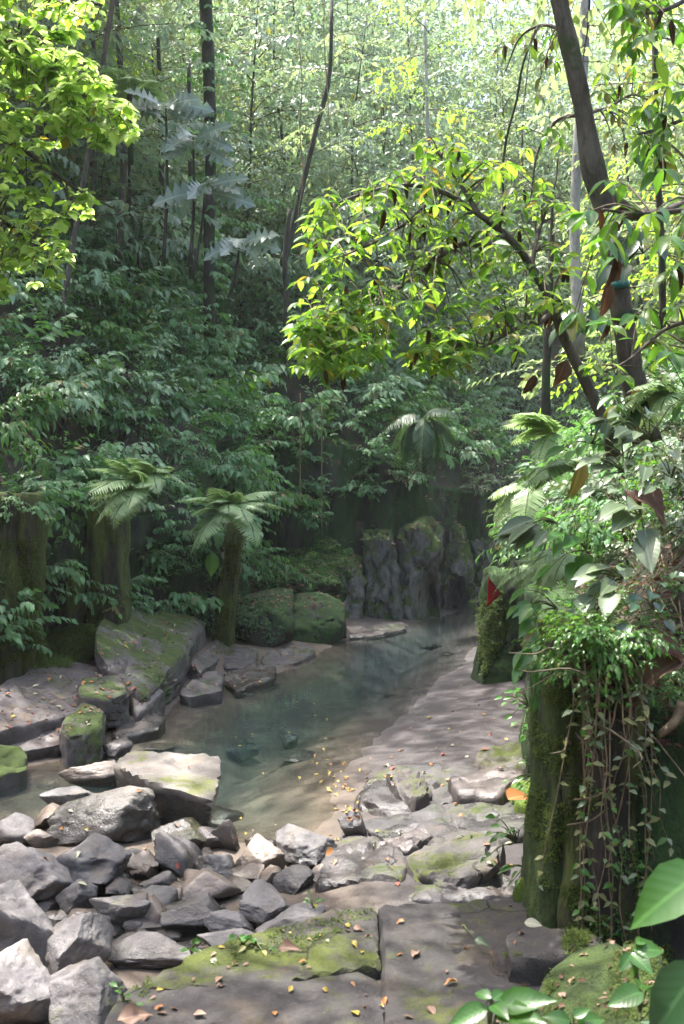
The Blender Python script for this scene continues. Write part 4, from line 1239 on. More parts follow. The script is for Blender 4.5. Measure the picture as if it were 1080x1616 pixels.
rt = random.Random(5)
fp = []
kinds = ['forest', 'blue', 'small', 'blue', 'forest', 'blue', 'dark']
lab_k = {'forest': 'leafy forest tree with mid green crown on the slope behind the stream', 'blue': 'forest tree with drooping blue green leaves on the slope behind', 'small': 'forest tree with fine small leaves on the slope behind', 'lime': 'forest tree with sunlit lime green crown on the slope behind', 'dark': 'forest tree hung with dark drooping leaves on the slope behind'}
tries = 0
while len(fp) < 84 and tries < 9000:
    tries += 1
    y = rt.uniform(25, 52) if len(fp) % 3 else rt.uniform(24, 33)
    px = rt.uniform(-120, 1200)
    x = (px - 540) / F * y
    z, _, l, r = [float(v[0]) for v in ground(np.array([x]), np.array([y]))]
    if max(l, r) < 3.6:
        continue
    if any((x - a) ** 2 + (y - b) ** 2 < 2.0 ** 2 for a, b in fp):
        continue
    fp.append((x, y))
    kd = rt.choice(kinds)
    if px > 700:
        kd = rt.choice(['lime', 'forest', 'small', 'lime', 'forest'])
    if px < 200:
        kd = rt.choice(['small', 'forest', 'blue'])
    forest_tree(x, y, rt.uniform(6, 11) + (5 if y > 38 else 0), kd, lab_k[kd], 'forest trees with ' + kd + ' leaves', r=rt.uniform(0.035, 0.07), lean=(rt.uniform(-.1, .1), rt.uniform(-.12, .02)), low=rt.uniform(0.02, 0.15), nb=32, spread=rt.uniform(1.0, 1.4))

# trunks one can tell apart
def px_tree(name, label, pts, rad, mat, cat='tree', kind=None, nb=0, low=0.5, spread=0.8, sides=8):
    P = [at(*q) for q in pts]
    root = thing(name, label, cat, tuple(P[0]))
    L = [tuple(p - P[0]) for p in P]
    tube_obj('trunk', L, rad, mat, root, sides, 18)
    c = curve_pts(L, 40)
    sp = []
    for k in range(nb):
        u = low + (1 - low) * (k + random.random()) / nb
        a = k * 2.4 + random.uniform(-0.5, 0.5)
        sp.append((tuple(c[min(39, int(u * 39))]), Vector((math.cos(a), math.sin(a) - 0.1, random.uniform(-0.3, 0.3))), spread * random.uniform(0.6, 1.1), 0))
    if nb:
        add_branches(root, SB['climb'] if name == 'vine_clad_tree' else TBR[kind], sp)
    return root

px_tree('vine_clad_tree', 'tall dark trunk wrapped in climbing leaves left of centre', [(332, 530, 25), (330, 400, 25), (333, 260, 25), (330, 120, 25), (322, -60, 25), (318, -220, 25)], [.16, .14, .14, .16, .17, .14], 'bark_dark', kind='dark', nb=80, low=0.03, spread=0.85)
px_tree('slender_tree', 'slender bare olive trunk leaning right at the left slope top', [(186, 415, 24), (192, 330, 24), (196, 230, 24), (190, 100, 24), (180, -60, 24)], [.09, .085, .08, .07, .05], 'bark', kind='lime', nb=8, low=0.6, spread=0.7)
px_tree('slender_tree', 'thin crooked dark stem right of the slender olive trunk', [(222, 430, 24.5), (216, 370, 24.5), (206, 330, 24.5), (204, 250, 24.5)], [.05, .045, .04, .03], 'bark_dark', kind='forest', nb=4, low=0.6, spread=0.5)
px_tree('slender_tree', 'thin straight dark trunk between the olive trunk and the vine clad trunk', [(253, 440, 26), (256, 340, 26), (254, 220, 26), (250, 60, 26)], [.08, .07, .06, .05], 'bark_dark', kind='forest', nb=6, low=0.6, spread=0.6)
px_tree('slender_tree', 'narrow dark trunk just left of the vine clad trunk', [(303, 440, 27), (304, 340, 27), (300, 240, 27), (298, 100, 27)], [.075, .07, .06, .05], 'bark_dark', kind='blue', nb=6, low=0.6, spread=0.6)
px_tree('slender_tree', 'slanting forked dark trunk near the hanging lianas', [(446, 420, 26), (462, 360, 26), (476, 300, 26), (500, 200, 26), (520, 120, 26), (524, 0, 26)], [.1, .09, .08, .07, .06, .05], 'bark_dark', kind='forest', nb=7, low=0.5, spread=0.7)
px_tree('slender_tree', 'dark trunk under the slanting one reaching down the slope', [(452, 520, 24), (452, 460, 24), (450, 400, 24), (458, 330, 24)], [.08, .075, .06, .05], 'bark_dark')
px_tree('slender_tree', 'pale thin trunk in the middle distance beyond the yellow green canopy', [(676, 330, 28), (675, 240, 28), (674, 160, 28), (670, 20, 28)], [.06, .055, .05, .04], 'bark_pale', kind='lime', nb=8, low=0.4, spread=0.8)
px_tree('shaggy_trunk', 'dark shaggy trunk hung with leaves behind the leaning limb', [(862, 700, 15), (862, 600, 15), (866, 500, 15), (870, 400, 15), (872, 300, 15)], [.075, .07, .06, .04, .02], 'bark_dark', kind='forest', nb=14, low=0.35, spread=0.45)
px_tree('pale_trunk_tree', 'smooth whitish trunk rising behind the dark near trunk', [(915, 560, 14), (908, 420, 14), (908, 320, 14), (914, 200, 14), (922, 80, 14), (926, -80, 14), (928, -260, 14)], [.085, .075, .07, .068, .07, .075, .07], 'bark_pale', kind='forest', nb=6, low=0.8, spread=0.7)
px_tree('slender_tree', 'thin dark stem at the right edge among the bank foliage', [(1046, 520, 10), (1044, 380, 10), (1036, 240, 10), (1034, 80, 10), (1030, -120, 10)], [.035, .035, .03, .03, .02], 'bark_dark', kind='forest', nb=8, low=0.35, spread=0.4)

# hanging lianas
for (pxa, ya, yb, Y, lab) in [(516, -60, 500, 24, 'long straight liana hanging down beside the slanting trunk'), (474, 60, 420, 24, 'thin liana hanging left of the long straight liana'), (508, 640, 840, 24.5, 'hanging root dangling over the tall green wall'), (474, 620, 800, 24.5, 'thin hanging root left of the dangling root'), (540, 560, 660, 24.5, 'short hanging root near the top of the cliff'), (832, 40, 330, 9, 'dark twisted liana looping down from the upper right canopy')]:
    w = 0 if ya > 500 else 6
    P = [at(pxa + random.uniform(-w, w) + (60 * (1 - k / 5) ** 2 - 40 if Y == 9 else 0) , ya + (yb - ya) * k / 5, Y) for k in range(6)]
    put('liana', MB().tube(curve_pts(P, 16), 0.013 if Y > 20 else 0.012, 5).mesh('liana', [M['straw' if Y > 20 else 'bark_dark']]), None, lab, 'liana')

# lobed silvery leaves, a tree fern and a palm
def lobed_plant(cx, cyy, Y, n, s, label, stem_to):
    root = thing('breadfruit_tree', label, 'tree', tuple(at(cx, cyy, Y)))
    e = at(*stem_to, Y + 0.3) - at(cx, cyy, Y)
    put('stem', MB().tube(curve_pts([(0, 0, 0), e * 0.5 + [0.05, 0, 0], e], 10), np.linspace(0.02, 0.045, 10), 6).mesh('stem', [M['bark_dark']]), root)
    for k in range(n):
        a = k * 2.4 + random.uniform(-.3, .3)
        d = Vector((math.cos(a), math.sin(a) * 0.8 - 0.35, random.uniform(-0.5, 0.35)))
        o = put('leaf', leaf_mesh('T_LOBED', 'leaf_bread', 0.85), root)
        orient(o, (d.x * 0.1, d.y * 0.1, -0.09 * (k // 4)), d, s * random.uniform(0.75, 1.15), random.uniform(-.3, .3), up=(random.uniform(-.4, .4), -1.5, 0.7))

lobed_plant(262, 165, 20, 14, 0.75, 'silvery lobed leaves of a young tree at the upper left', (258, 420))
lobed_plant(305, 215, 20, 11, 0.7, 'second silvery lobed leaf cluster hanging below the upper one', (300, 420))
lobed_plant(325, 290, 20, 12, 0.85, 'broad silvery lobed leaf rosette in front of the vine clad trunk', (303, 440))
lobed_plant(378, 380, 20, 8, 0.7, 'lowest silvery lobed leaves right of the vine clad trunk', (362, 470))

def fern(name, label, pos, n, s, meshes, cat='fern', az=(0, 2 * PI), el=(0.1, 0.7), trunk=None):
    root = thing(name, label, cat, tuple(pos))
    if trunk is not None:
        put('trunk', MB().tube(np.array(trunk) - np.array(pos), [0.06, 0.06, 0.06][:len(trunk)], 8).mesh('trunk', [M['bark_dark']]), root)
    for k in range(n):
        a = az[0] + (az[1] - az[0]) * (k + random.random() * 0.6) / n
        e = random.uniform(*el)
        o = put('frond', random.choice(meshes), root)
        orient(o, (0, 0, 0), (math.cos(a) * math.cos(e), math.sin(a) * math.cos(e), math.sin(e)), s * random.uniform(0.75, 1.1), random.uniform(-0.2, 0.2))
    return root

pt = at(205, 150, 21)
fern('tree_fern', 'bright tree fern spreading its fronds near the upper left', pt, 9, 1.15, TREEFERN, cat='tree fern', el=(0.0, 0.5), trunk=[at(207, 260, 21.2), at(206, 200, 21.1), pt])
fern('palm', 'dark drooping palm on the slope above the cliff', at(668, 668, 24.5), 13, 1.3, PALMF, cat='palm', el=(-0.7, 0.7), trunk=[at(671, 745, 25.2), at(670, 710, 24.9), at(668, 668, 24.5)])
fern('fern', 'pale fern crowning the leaning pillar', at(362, 812, 18.8), 20, 1.05, FERN, az=(-PI * 1.1, PI * 0.15), el=(-0.35, 1.0))
fern('fern', 'large pale fern drooping among the shrubs on the left wall', at(222, 775, 14.9), 16, 0.85, FERN, az=(PI * 0.85, PI * 1.6), el=(-0.6, 0.9))
fern('fern', 'smaller pale fern tucked in the shrubs above the large pale fern', at(240, 752, 15.6), 9, 0.6, FERN, az=(PI * 0.8, PI * 2.1), el=(-0.2, 0.9))
fern('fern', 'feathery fern on the right bank left of the yellow leaf', at(905, 745, 7.2), 7, 0.5, FERN, az=(PI * 0.8, PI * 1.35), el=(-0.1, 0.35))
fern('fern', 'green fern hanging from the right bank above the red flag', at(830, 770, 9.5), 8, 0.5, FERN, az=(PI * 0.8, PI * 1.5), el=(-0.5, 0.3))
fern('fern', 'soft fern lower on the right bank beside the dark wall', at(900, 880, 7.0), 9, 0.42, FERN, az=(PI * 0.75, PI * 1.5), el=(-0.6, 0.2))
fern('fern', 'small fern jutting left over the dark wall beneath the soft fern', at(845, 895, 7.6), 5, 0.35, FERN, az=(PI * 0.8, PI * 1.3), el=(-0.4, 0.2))
fern('fern', 'fern in the shrubs of the right bank under the leaning limb', at(880, 690, 10), 7, 0.7, FERN, az=(PI * 0.6, PI * 1.4), el=(0, 0.6))
fern('fern', 'fern at the right edge near the trunk base', at(1065, 630, 7), 7, 0.5, FERN, az=(PI * 0.6, PI * 1.4), el=(0, 0.7))

#PART3
# ------------------------------------------------------------------ near trees with leaves one can pick out
def leaf_parts(root, leaves, limit=300, name="leaf"):
    """leaves: (pos local, dir, size, template name, material, up); nearest ones become parts, the rest one foliage part"""
    o0 = np.array(root.location)
    leaves = sorted(leaves, key=lambda q: -q[2] / max(0.5, (o0 + np.array(q[0]))[1]))
    for pos, d, s, tpl, mat, up in leaves[:limit]:
        o = put(name, leaf_mesh(tpl, mat), root)
        orient(o, pos, d, s, random.uniform(-0.35, 0.35), up)
    rest = leaves[limit:]
    if rest:
        mats = sorted({q[4] for q in rest})
        b = MB()
        for i, mn in enumerate(mats):
            for tpl in sorted({q[3] for q in rest if q[4] == mn}):
                sel = [q for q in rest if q[4] == mn and q[3] == tpl]
                b.leaves(globals()[tpl], [q[0] for q in sel], [tuple(q[1]) for q in sel], np.array([tuple(q[5]) for q in sel]) + RNG.normal(0, 0.2, (len(sel), 3)), [q[2] for q in sel], i)
        put("foliage", b.mesh("foliage", [M[m] for m in mats]), root, kind="stuff")

def in_poly(x, y, poly):
    c = False
    for (x0, y0), (x1, y1) in zip(poly, poly[1:] + poly[:1]):
        if (y0 > y) != (y1 > y) and x < (x1 - x0) * (y - y0) / (y1 - y0) + x0:
            c = not c
    return c

def leafy_limbs(root, org, limbs, polys, ntips, per, size, mats, tpl, dY=0.7, hang=0.55, seed=1, dead=0.04, max_reach=1.3):
    """limbs: list of (points, radii) in world space; twigs run from the nearest limb point to tips inside the region"""
    rng = random.Random(seed)
    samples = []
    for pts, rad in limbs:
        c = curve_pts(pts, 26)
        r = np.interp(np.linspace(0, 1, 26), np.linspace(0, 1, len(rad)), rad)
        c = c + 0.03 * np.stack([vnoise(c * 3, 1), vnoise(c * 3, 2), vnoise(c * 3, 3)], 1) * np.linspace(0.2, 1, 26)[:, None]
        put("limb", MB().tube(c - org, r, 9).mesh("limb", [M['bark']]), root)
        samples.append(np.c_[c, r][4:])
    S = np.vstack(samples)
    tw = MB()
    leaves = []
    made = 0
    for _ in range(ntips * 30):
        if made >= ntips:
            break
        poly = rng.choice(polys)
        xs, ys = [q[0] for q in poly], [q[1] for q in poly]
        px, py = rng.uniform(min(xs), max(xs)), rng.uniform(min(ys), max(ys))
        if not in_poly(px, py, poly):
            continue
        q0 = at(px, py, S[:, 1].mean())
        dd = np.hypot(S[:, 0] - q0[0], S[:, 2] - q0[2])
        j = int(np.argmin(dd + np.array([rng.uniform(0, 0.25) for _ in range(len(S))])))
        tip = at(px, py, S[j, 1] + rng.uniform(-dY, dY))
        base = S[j, :3]
        L = np.linalg.norm(tip - base)
        if L > max_reach or L < 0.08:
            continue
        mid = (base + tip) / 2 + np.array([0, 0, 0.12 * L])
        c = curve_pts([base, mid, tip], 7)
        tw.tube(c - org, np.linspace(min(0.012, S[j, 3] * 0.6), 0.003, 7), 4, cap=False)
        made += 1
        T = nrm(tip - mid)
        a0 = rng.uniform(0, 6.28)
        n = rng.randint(per[0], per[1])
        for k in range(n):
            u = 1.0 if k < n * 0.55 else rng.uniform(0.35, 0.95)
            p = np.array([np.interp(u, np.linspace(0, 1, 7), c[:, i]) for i in range(3)]) - org
            a = a0 + k * 2.4
            d = Vector((math.cos(a) + T[0] * 0.6, math.sin(a) + T[1] * 0.5, rng.uniform(-hang, 0.25) - hang * 0.5 + T[2] * 0.3)).normalized()
            up = Vector((rng.uniform(-.5, .5), rng.uniform(-.6, .2), 1))
            if rng.random() < dead:
                leaves.append((tuple(p), (rng.uniform(-.3, .3), rng.uniform(-.3, .3), -1), size * rng.uniform(0.8, 1.2), 'T_WITHER', 'dry_dark', (0, -1, 0.1)))
            else:
                leaves.append((tuple(p), d, size * rng.uniform(0.6, 1.2), tpl, rng.choice(mats), up))
    put("twigs", tw.mesh("twigs", [M['twig']]), root, kind="stuff")
    leaf_parts(root, leaves)

# tall near trunk on the right
tp = [(1022, 700, 8.3), (1004, 620, 8.3), (986, 520, 8.25), (970, 420, 8.2), (955, 330, 8.15), (936, 265, 8.1), (920, 170, 8.05), (903, 90, 8.0), (885, 10, 8.0), (872, -80, 8.0), (868, -200, 8.1), (878, -420, 8.2), (885, -700, 8.2)]
P = [at(*q) for q in tp]
org = P[0]
root = thing('near_tree', 'dark gnarled near trunk with a teal band leaning left at the top right', 'tree', tuple(org))
c = curve_pts(P, 60)
rad = np.interp(np.linspace(0, 1, 60), np.linspace(0, 1, 13), [.15, .128, .118, .11, .112, .125, .098, .094, .09, .088, .085, .075, .05])
rad = 0.78 * rad * (1 + 0.1 * fbm(c * 4, 3, 8))
put('trunk', MB().tube(c - org, rad, 14).mesh('trunk', [M['bark']]), root)
fk = [at(948, 300, 8.12), at(985, 330, 8.3), at(1020, 340, 8.5), at(1060, 330, 8.8), at(1120, 300, 9)]
put('limb', MB().tube(curve_pts(fk, 14) - org, np.linspace(.075, .03, 14), 9).mesh('limb', [M['bark']]), root)
bd = [at(987, 452, 8.25), at(985.5, 446, 8.25), at(984, 440, 8.25)]
bd = [at(975, 458, 8.2), at(974, 452, 8.2), at(973, 447, 8.2)]
put('band', MB().tube(np.array(bd) - org, [.1, .103, .1], 14).mesh('band', [plain_mat("teal_plastic", (0.01, 0.1, 0.09), (0.02, 0.16, 0.14), 20, 0.5, 0.2)]), root)
put('band', MB().tube(np.array([at(989, 508, 8.22), at(988, 500, 8.22), at(987, 493, 8.22)]) - org, [.102, .105, .102], 14).mesh('band', [M['bark_dark']]), root)
sp = []
for k in range(24):
    u = random.uniform(0.80, 1.0)
    q = c[int(u * 59)] - org
    a = k * 2.4
    sp.append((tuple(q), Vector((math.cos(a), math.sin(a) * 0.8, random.uniform(-.1, .5))), random.uniform(0.6, 1.0), 0))
add_branches(root, TBR['forest'], sp)

# leaning tree with the yellow green canopy
L1 = [at(*q) for q in [(968, 720, 8.0), (955, 670, 7.95), (925, 605, 7.9), (893, 540, 7.8), (868, 475, 7.7), (832, 412, 7.6), (795, 370, 7.5), (750, 335, 7.4), (690, 300, 7.3), (630, 292, 7.2), (570, 305, 7.1), (520, 330, 7.0)]]
L2 = [at(*q) for q in [(795, 372, 7.5), (770, 388, 7.45), (728, 386, 7.4), (690, 408, 7.3), (645, 445, 7.2), (590, 468, 7.1), (535, 490, 7.0), (490, 515, 6.9)]]
L3 = [at(*q) for q in [(872, 490, 7.7), (850, 512, 7.6), (815, 522, 7.5), (775, 545, 7.4), (730, 560, 7.3)]]
L4 = [at(*q) for q in [(755, 338, 7.4), (725, 290, 7.6), (700, 255, 7.7), (668, 225, 7.8)]]
L5 = [at(*q) for q in [(840, 420, 7.6), (850, 370, 7.8), (870, 310, 7.9), (880, 250, 8.0)]]
L6 = [at(*q) for q in [(690, 300, 7.3), (650, 345, 7.2), (600, 380, 7.1), (540, 410, 7.0)]]
org = L1[0]
root = thing('leaning_tree', 'leaning slim tree with a broad canopy of backlit yellow green leaves over the pool', 'tree', tuple(org))
leafy_limbs(root, org, [(L1, [.06, .05, .045, .04, .036, .031, .027, .022, .018, .014, .01, .007]), (L2, [.03, .026, .022, .018, .014, .01, .008]), (L3, [.025, .018, .012, .008]), (L4, [.022, .016, .012, .008]), (L5, [.02, .015, .01, .008]), (L6, [.018, .014, .01, .007])],
            [[(452, 545), (470, 420), (490, 320), (560, 285), (640, 285), (700, 300), (740, 330), (700, 430), (620, 520), (560, 580), (480, 590)],
             [(640, 285), (660, 225), (720, 225), (800, 250), (900, 330), (905, 470), (860, 540), (760, 580), (690, 560), (640, 480)],
             [(470, 500), (600, 470), (640, 520), (560, 590), (470, 580)], [(620, 560), (700, 500), (760, 560), (700, 590)]],
            470, (5, 8), 0.122, ['leaf_lime', 'leaf_lime', 'leaf_green'], 'T_NEAR', hang=0.3, seed=4, dead=0.016, dY=0.95)

# branches of another near tree entering from the upper right
R1 = [at(*q) for q in [(1250, 250, 6.5), (1160, 300, 6.3), (1080, 330, 6.2), (1010, 340, 6.1), (950, 335, 6.0)]]
R2 = [at(*q) for q in [(1240, 100, 7.5), (1150, 150, 7.3), (1075, 190, 7.2), (1010, 210, 7.1)]]
R3 = [at(*q) for q in [(1230, -60, 8), (1120, -20, 7.8), (1040, 20, 7.6), (985, 10, 7.5)]]
R4 = [at(*q) for q in [(1200, 480, 7.5), (1120, 500, 7.3), (1050, 520, 7.2), (990, 570, 7.1), (930, 600, 7.0)]]
org = R1[0]
root = thing('overhanging_tree', 'tree at the right edge reaching in with large fresh green drooping leaves', 'tree', tuple(org))
leafy_limbs(root, org, [(R1, [.03, .025, .018, .012, .008]), (R2, [.03, .022, .015, .009]), (R3, [.03, .022, .015, .009]), (R4, [.025, .02, .015, .01, .007])],
            [[(900, 300), (1000, 270), (1085, 270), (1085, 430), (1000, 440), (920, 390)], [(980, 160), (1085, 120), (1085, 290), (1000, 260)], [(960, -20), (1085, -20), (1085, 110), (990, 80)], [(890, 500), (1000, 450), (1085, 460), (1085, 640), (960, 660), (880, 620)]],
            64, (5, 8), 0.17, ['leaf_green', 'leaf_lime', 'leaf_green'], 'T_NEAR', hang=0.6, seed=9, dead=0.05)
# foliage around the upper part of the near trunk
R5 = [at(*q) for q in [(905, 60, 8.6), (860, 40, 9.0), (820, 60, 9.4), (800, 110, 9.6)]]
R6 = [at(*q) for q in [(925, 180, 8.6), (880, 190, 9.0), (850, 240, 9.2), (835, 320, 9.3)]]
R7 = [at(*q) for q in [(925, 180, 8.6), (960, 170, 9.3), (1000, 150, 9.6), (1040, 160, 9.8)]]
org = R5[0]
root = thing('side_branch_tree', 'sparse young tree with yellowish leaves behind the upper part of the near trunk', 'tree', tuple(org))
leafy_limbs(root, org, [(R5, [.02, .015, .01, .006]), (R6, [.02, .015, .01, .006]), (R7, [.02, .015, .01, .006])],
            [[(790, 20), (900, 10), (900, 240), (840, 380), (790, 300)], [(930, 100), (1060, 80), (1060, 250), (940, 240)]],
            40, (4, 6), 0.15, ['leaf_lime', 'leaf_green', 'leaf_vine'], 'T_NEAR', seed=14, hang=0.7)

# sunlit tree at the upper left: trunk outside the frame, branches hanging in
tr0 = np.array([-6.6, 9.6, gz(-6.6, 9.6) - 0.3])
root = thing('sunlit_tree', 'sunlit tree at the upper left with small round bright yellow leaves', 'tree', tuple(tr0))
LT = [tr0, np.array([-6.5, 9.6, 5]), np.array([-6.2, 9.7, 8]), np.array([-5.4, 9.7, 10.2]), np.array([-4.2, 9.7, 11])]
put('trunk', MB().tube(curve_pts(LT, 24) - tr0, np.linspace(.17, .06, 24), 9).mesh('trunk', [M['bark']]), root)
A1 = [np.array([-6.3, 9.65, 7.4])] + [at(*q) for q in [(-250, 20, 9.3), (-60, 40, 9.0), (40, 90, 8.8), (130, 150, 8.7), (205, 205, 8.6)]]
A2 = [np.array([-6.4, 9.6, 6.2])] + [at(*q) for q in [(-250, 200, 9.2), (-60, 200, 9.0), (40, 240, 8.9), (120, 300, 8.9), (180, 330, 8.9)]]
A3 = [np.array([-6.45, 9.6, 5.3])] + [at(*q) for q in [(-250, 330, 9.2), (-60, 330, 9.1), (20, 360, 9.0), (80, 410, 9.0)]]
A4 = [np.array([-6.2, 9.7, 8.2])] + [at(*q) for q in [(-200, -90, 9.4), (-20, -50, 9.3), (80, -10, 9.2), (160, 10, 9.2)]]
rr = [.06, .045, .03, .02, .013, .008]
leafy_limbs(root, tr0, [(A1, rr), (A2, rr), (A3, rr[:5]), (A4, rr[:5])],
            [[(-60, -30), (170, -20), (150, 100), (218, 190), (222, 215), (140, 240), (-60, 200)], [(60, 60), (150, 90), (222, 200), (222, 218), (120, 230)], [(-60, 150), (110, 190), (120, 260), (190, 330), (150, 350), (-60, 380)], [(-60, -30), (110, -20), (130, 180), (-60, 230)], [(-60, 330), (80, 350), (120, 420), (60, 470), (-60, 470)]],
            320, (8, 13), 0.115, ['leaf_sun', 'leaf_sun', 'leaf_lime'], 'T_ROUND', hang=0.3, seed=21, dead=0, max_reach=1.1)
sp = []
lc = curve_pts([LT[2], LT[3], np.array([-4.2, 8.6, 10.6]), np.array([-3.0, 7.7, 10.7]), np.array([-1.6, 7.2, 10.7])], 30)
put('limb', MB().tube(lc - tr0, np.linspace(.08, .025, 30), 7).mesh('limb', [M['bark']]), root)
for k in range(27):
    q = lc[random.randint(9, 29)] - tr0
    a = k * 2.4
    sp.append((tuple(q), Vector((math.cos(a) * 0.9, math.sin(a), random.uniform(0.0, .4))), random.uniform(0.55, 0.85), 0))
add_branches(root, TBR['forest'], sp)

# tall trees of the left slope whose crowns shade the pool
for i, (x, y, H, lab) in enumerate([(-7.6, 21.5, 15, 'tall shade tree on the left slope behind the sunlit tree'), (-6.2, 24.2, 15, 'tall bare trunked tree near the slender olive trunk'), (-10.2, 24.5, 16, 'tall tree standing back at the left edge of the slope'), (-8.4, 28.0, 14, 'tall tree behind the bright tree fern'), (-7.3, 17.6, 15, 'tall slim tree leaning from the left slope over the pool'), (-9.0, 17.0, 15, 'tall tree at the left end of the slope hidden by the sunlit tree'), (-6.0, 20.6, 15, 'leaning tree on the left slope above the sloping mossy slab')]):
    z = gz(x, y) - 0.2
    root = thing('shade_tree', lab, 'tree', (x, y, z))
    ln = 0.2 if 'lean' in lab else 0.02
    ctrl = [(0, 0, 0), (0.15 + ln * H * .2, 0, H * .3), (-0.1 + ln * H * .6, -0.1, H * .65), (0.2 + ln * H, 0, H)]
    tube_obj('trunk', ctrl, [.07, .055, .05, .04], 'bark', root)
    cc = curve_pts(ctrl, 40)
    sp = []
    for k in range(24):
        u = 0.55 + 0.45 * (k + random.random()) / 24
        a = k * 2.4
        sp.append((tuple(cc[min(39, int(u * 39))]), Vector((math.cos(a), math.sin(a), random.uniform(-.1, .35))), random.uniform(1.1, 1.6), 0))
    add_branches(root, TBR['forest'], sp)

# ------------------------------------------------------------------ right bank plants
def plant(px, py, Y, n, size, mat, tpl, label, d0=(-0.4, -0.6, 0.4), spread=0.7, L=0.35, cat='plant', name='leafy_plant', hang=0.35, on=None, seed=0, W=1):
    rng = random.Random(seed or int(px * 7 + py))
    base = at(px, py, Y) if on is None else np.array(on)
    root = thing(name, label, cat, tuple(base))
    b = MB()
    for k in range(n):
        d = nrm(np.array([d0[0] + rng.uniform(-1, 1) * spread, d0[1] + rng.uniform(-1, 1) * spread * 0.6, d0[2] + rng.uniform(-1, 1) * spread]))
        l = L * rng.uniform(0.45, 1.0)
        e = d * l + np.array([0, 0, -0.12 * l])
        c = curve_pts([(0, 0, 0), d * l * 0.55 + np.array([0, 0, 0.06 * l]), e], 6)
        b.tube(c, np.linspace(0.006, 0.0025, 6), 4, cap=False)
        o = put('leaf', leaf_mesh(tpl, mat, W), root)
        orient(o, tuple(e), (d[0], d[1], d[2] * 0.5 - hang), size * rng.uniform(0.7, 1.15), rng.uniform(-0.4, 0.4), (rng.uniform(-.3, .3), -0.45, 1))
    put('stem', b.mesh('stem', [M['twig_green']]), root)
    return root

plant(1025, 700, 6.4, 22, 0.15, 'leaf_pale', 'T_BROAD', 'pale compound leaved plant at the right edge under the trunks', L=0.42, spread=0.9)
plant(985, 745, 6.3, 12, 0.12, 'leaf_pale', 'T_BROAD', 'pale leaved plant hanging above the big brown dry leaf', L=0.32)
plant(1060, 755, 6.1, 10, 0.12, 'leaf_pale', 'T_MIDB', 'small pale leaved plant at the right edge beside the brown dry leaf', L=0.28)
plant(935, 700, 7.0, 10, 0.16, 'leaf_green', 'T_NEAR', 'green plant with narrow leaves between fern and trunk base', L=0.35)
plant(880, 825, 6.7, 8, 0.26, 'leaf_pale', 'T_NEAR', 'plant with one long pale leaf pointing left over the dark wall', L=0.22, d0=(-0.8, -0.4, 0.2), spread=0.45)
plant(925, 868, 6.4, 9, 0.2, 'leaf_green', 'T_BROAD', 'bright green big leaved plant in the middle of the right bank', L=0.26, d0=(-0.6, -0.5, 0.3))
plant(1010, 815, 6.1, 7, 0.24, 'leaf_pale', 'T_BROAD', 'broad grey green leaves in front of the brown dry leaf', L=0.2, d0=(-0.3, -0.6, 0.1))
plant(980, 915, 6.1, 8, 0.2, 'leaf_pale', 'T_BROAD', 'pale jagged leaves in the middle of the dry tangle', L=0.24, d0=(-0.6, -0.5, 0.1))
plant(880, 960, 6.5, 12, 0.15, 'leaf_green', 'T_BROAD', 'green drooping plant overhanging the dark wall edge', L=0.3, d0=(-0.7, -0.4, -0.1), hang=0.6)
plant(870, 1030, 6.5, 16, 0.17, 'leaf_green', 'T_NEAR', 'plant with long hanging leaves at the top of the near pillar', L=0.3, d0=(-0.3, -0.6, -0.1), hang=0.9)
plant(925, 1045, 6.25, 12, 0.19, 'leaf_dark', 'T_NEAR', 'dark plant with long pointed leaves hanging over the ribbed pillar', L=0.25, d0=(-0.2, -0.6, -0.1), hang=1.1)
plant(1030, 960, 5.9, 8, 0.13, 'leaf_dark', 'T_BROAD', 'dark broad leaved sprig near the lower brown dry leaf', L=0.25)
plant(985, 640, 7.2, 9, 0.2, 'leaf_dark', 'T_NEAR', 'dark climbing plant on the foot of the near trunk', L=0.22, hang=0.9, d0=(-.2, -.7, .1))
plant(925, 520, 8.2, 9, 0.22, 'leaf_dark', 'T_BROAD', 'dark oval hanging leaves between the two near stems', L=0.25, hang=1.0)
plant(1015, 400, 7.6, 8, 0.22, 'leaf_dark', 'T_BROAD', 'dark heart shaped leaves climbing beside the trunk at the right', L=0.3, hang=1.0)
plant(835, 1115, 9.5, 16, 0.1, 'leaf_green', 'T_MIDB', 'small bushy plant at the wall foot beside the sand', L=0.35, d0=(-.4, -.4, .4))
plant(850, 1160, 9.2, 14, 0.08, 'leaf_green', 'T_MIDB', 'low leafy plant where wall and upper shelf slab meet', L=0.28, d0=(-.4, -.5, .3))
plant(815, 1330, 7.2, 14, 0.075, 'leaf_green', 'T_MIDB', 'small green plant growing in the gap of the shelf beside the near pillar', L=0.28, d0=(-.5, -.5, .5))
plant(830, 1370, 6.9, 8, 0.1, 'leaf_green', 'T_MIDB', 'tuft of narrow leaves at the left foot of the near pillar', L=0.14, d0=(-.7, -.3, .2), W=0.6)
plant(855, 1225, 7.5, 14, 0.07, 'leaf_green', 'T_MIDB', 'leafy sprout on the bright mossy hump by the pillar', L=0.25, d0=(-.4, -.4, .4))
plant(745, 1335, 8.0, 8, 0.06, 'leaf_pale', 'T_MIDB', 'pale seedling on the raised shelf block', L=0.18, d0=(0, -.3, .7))

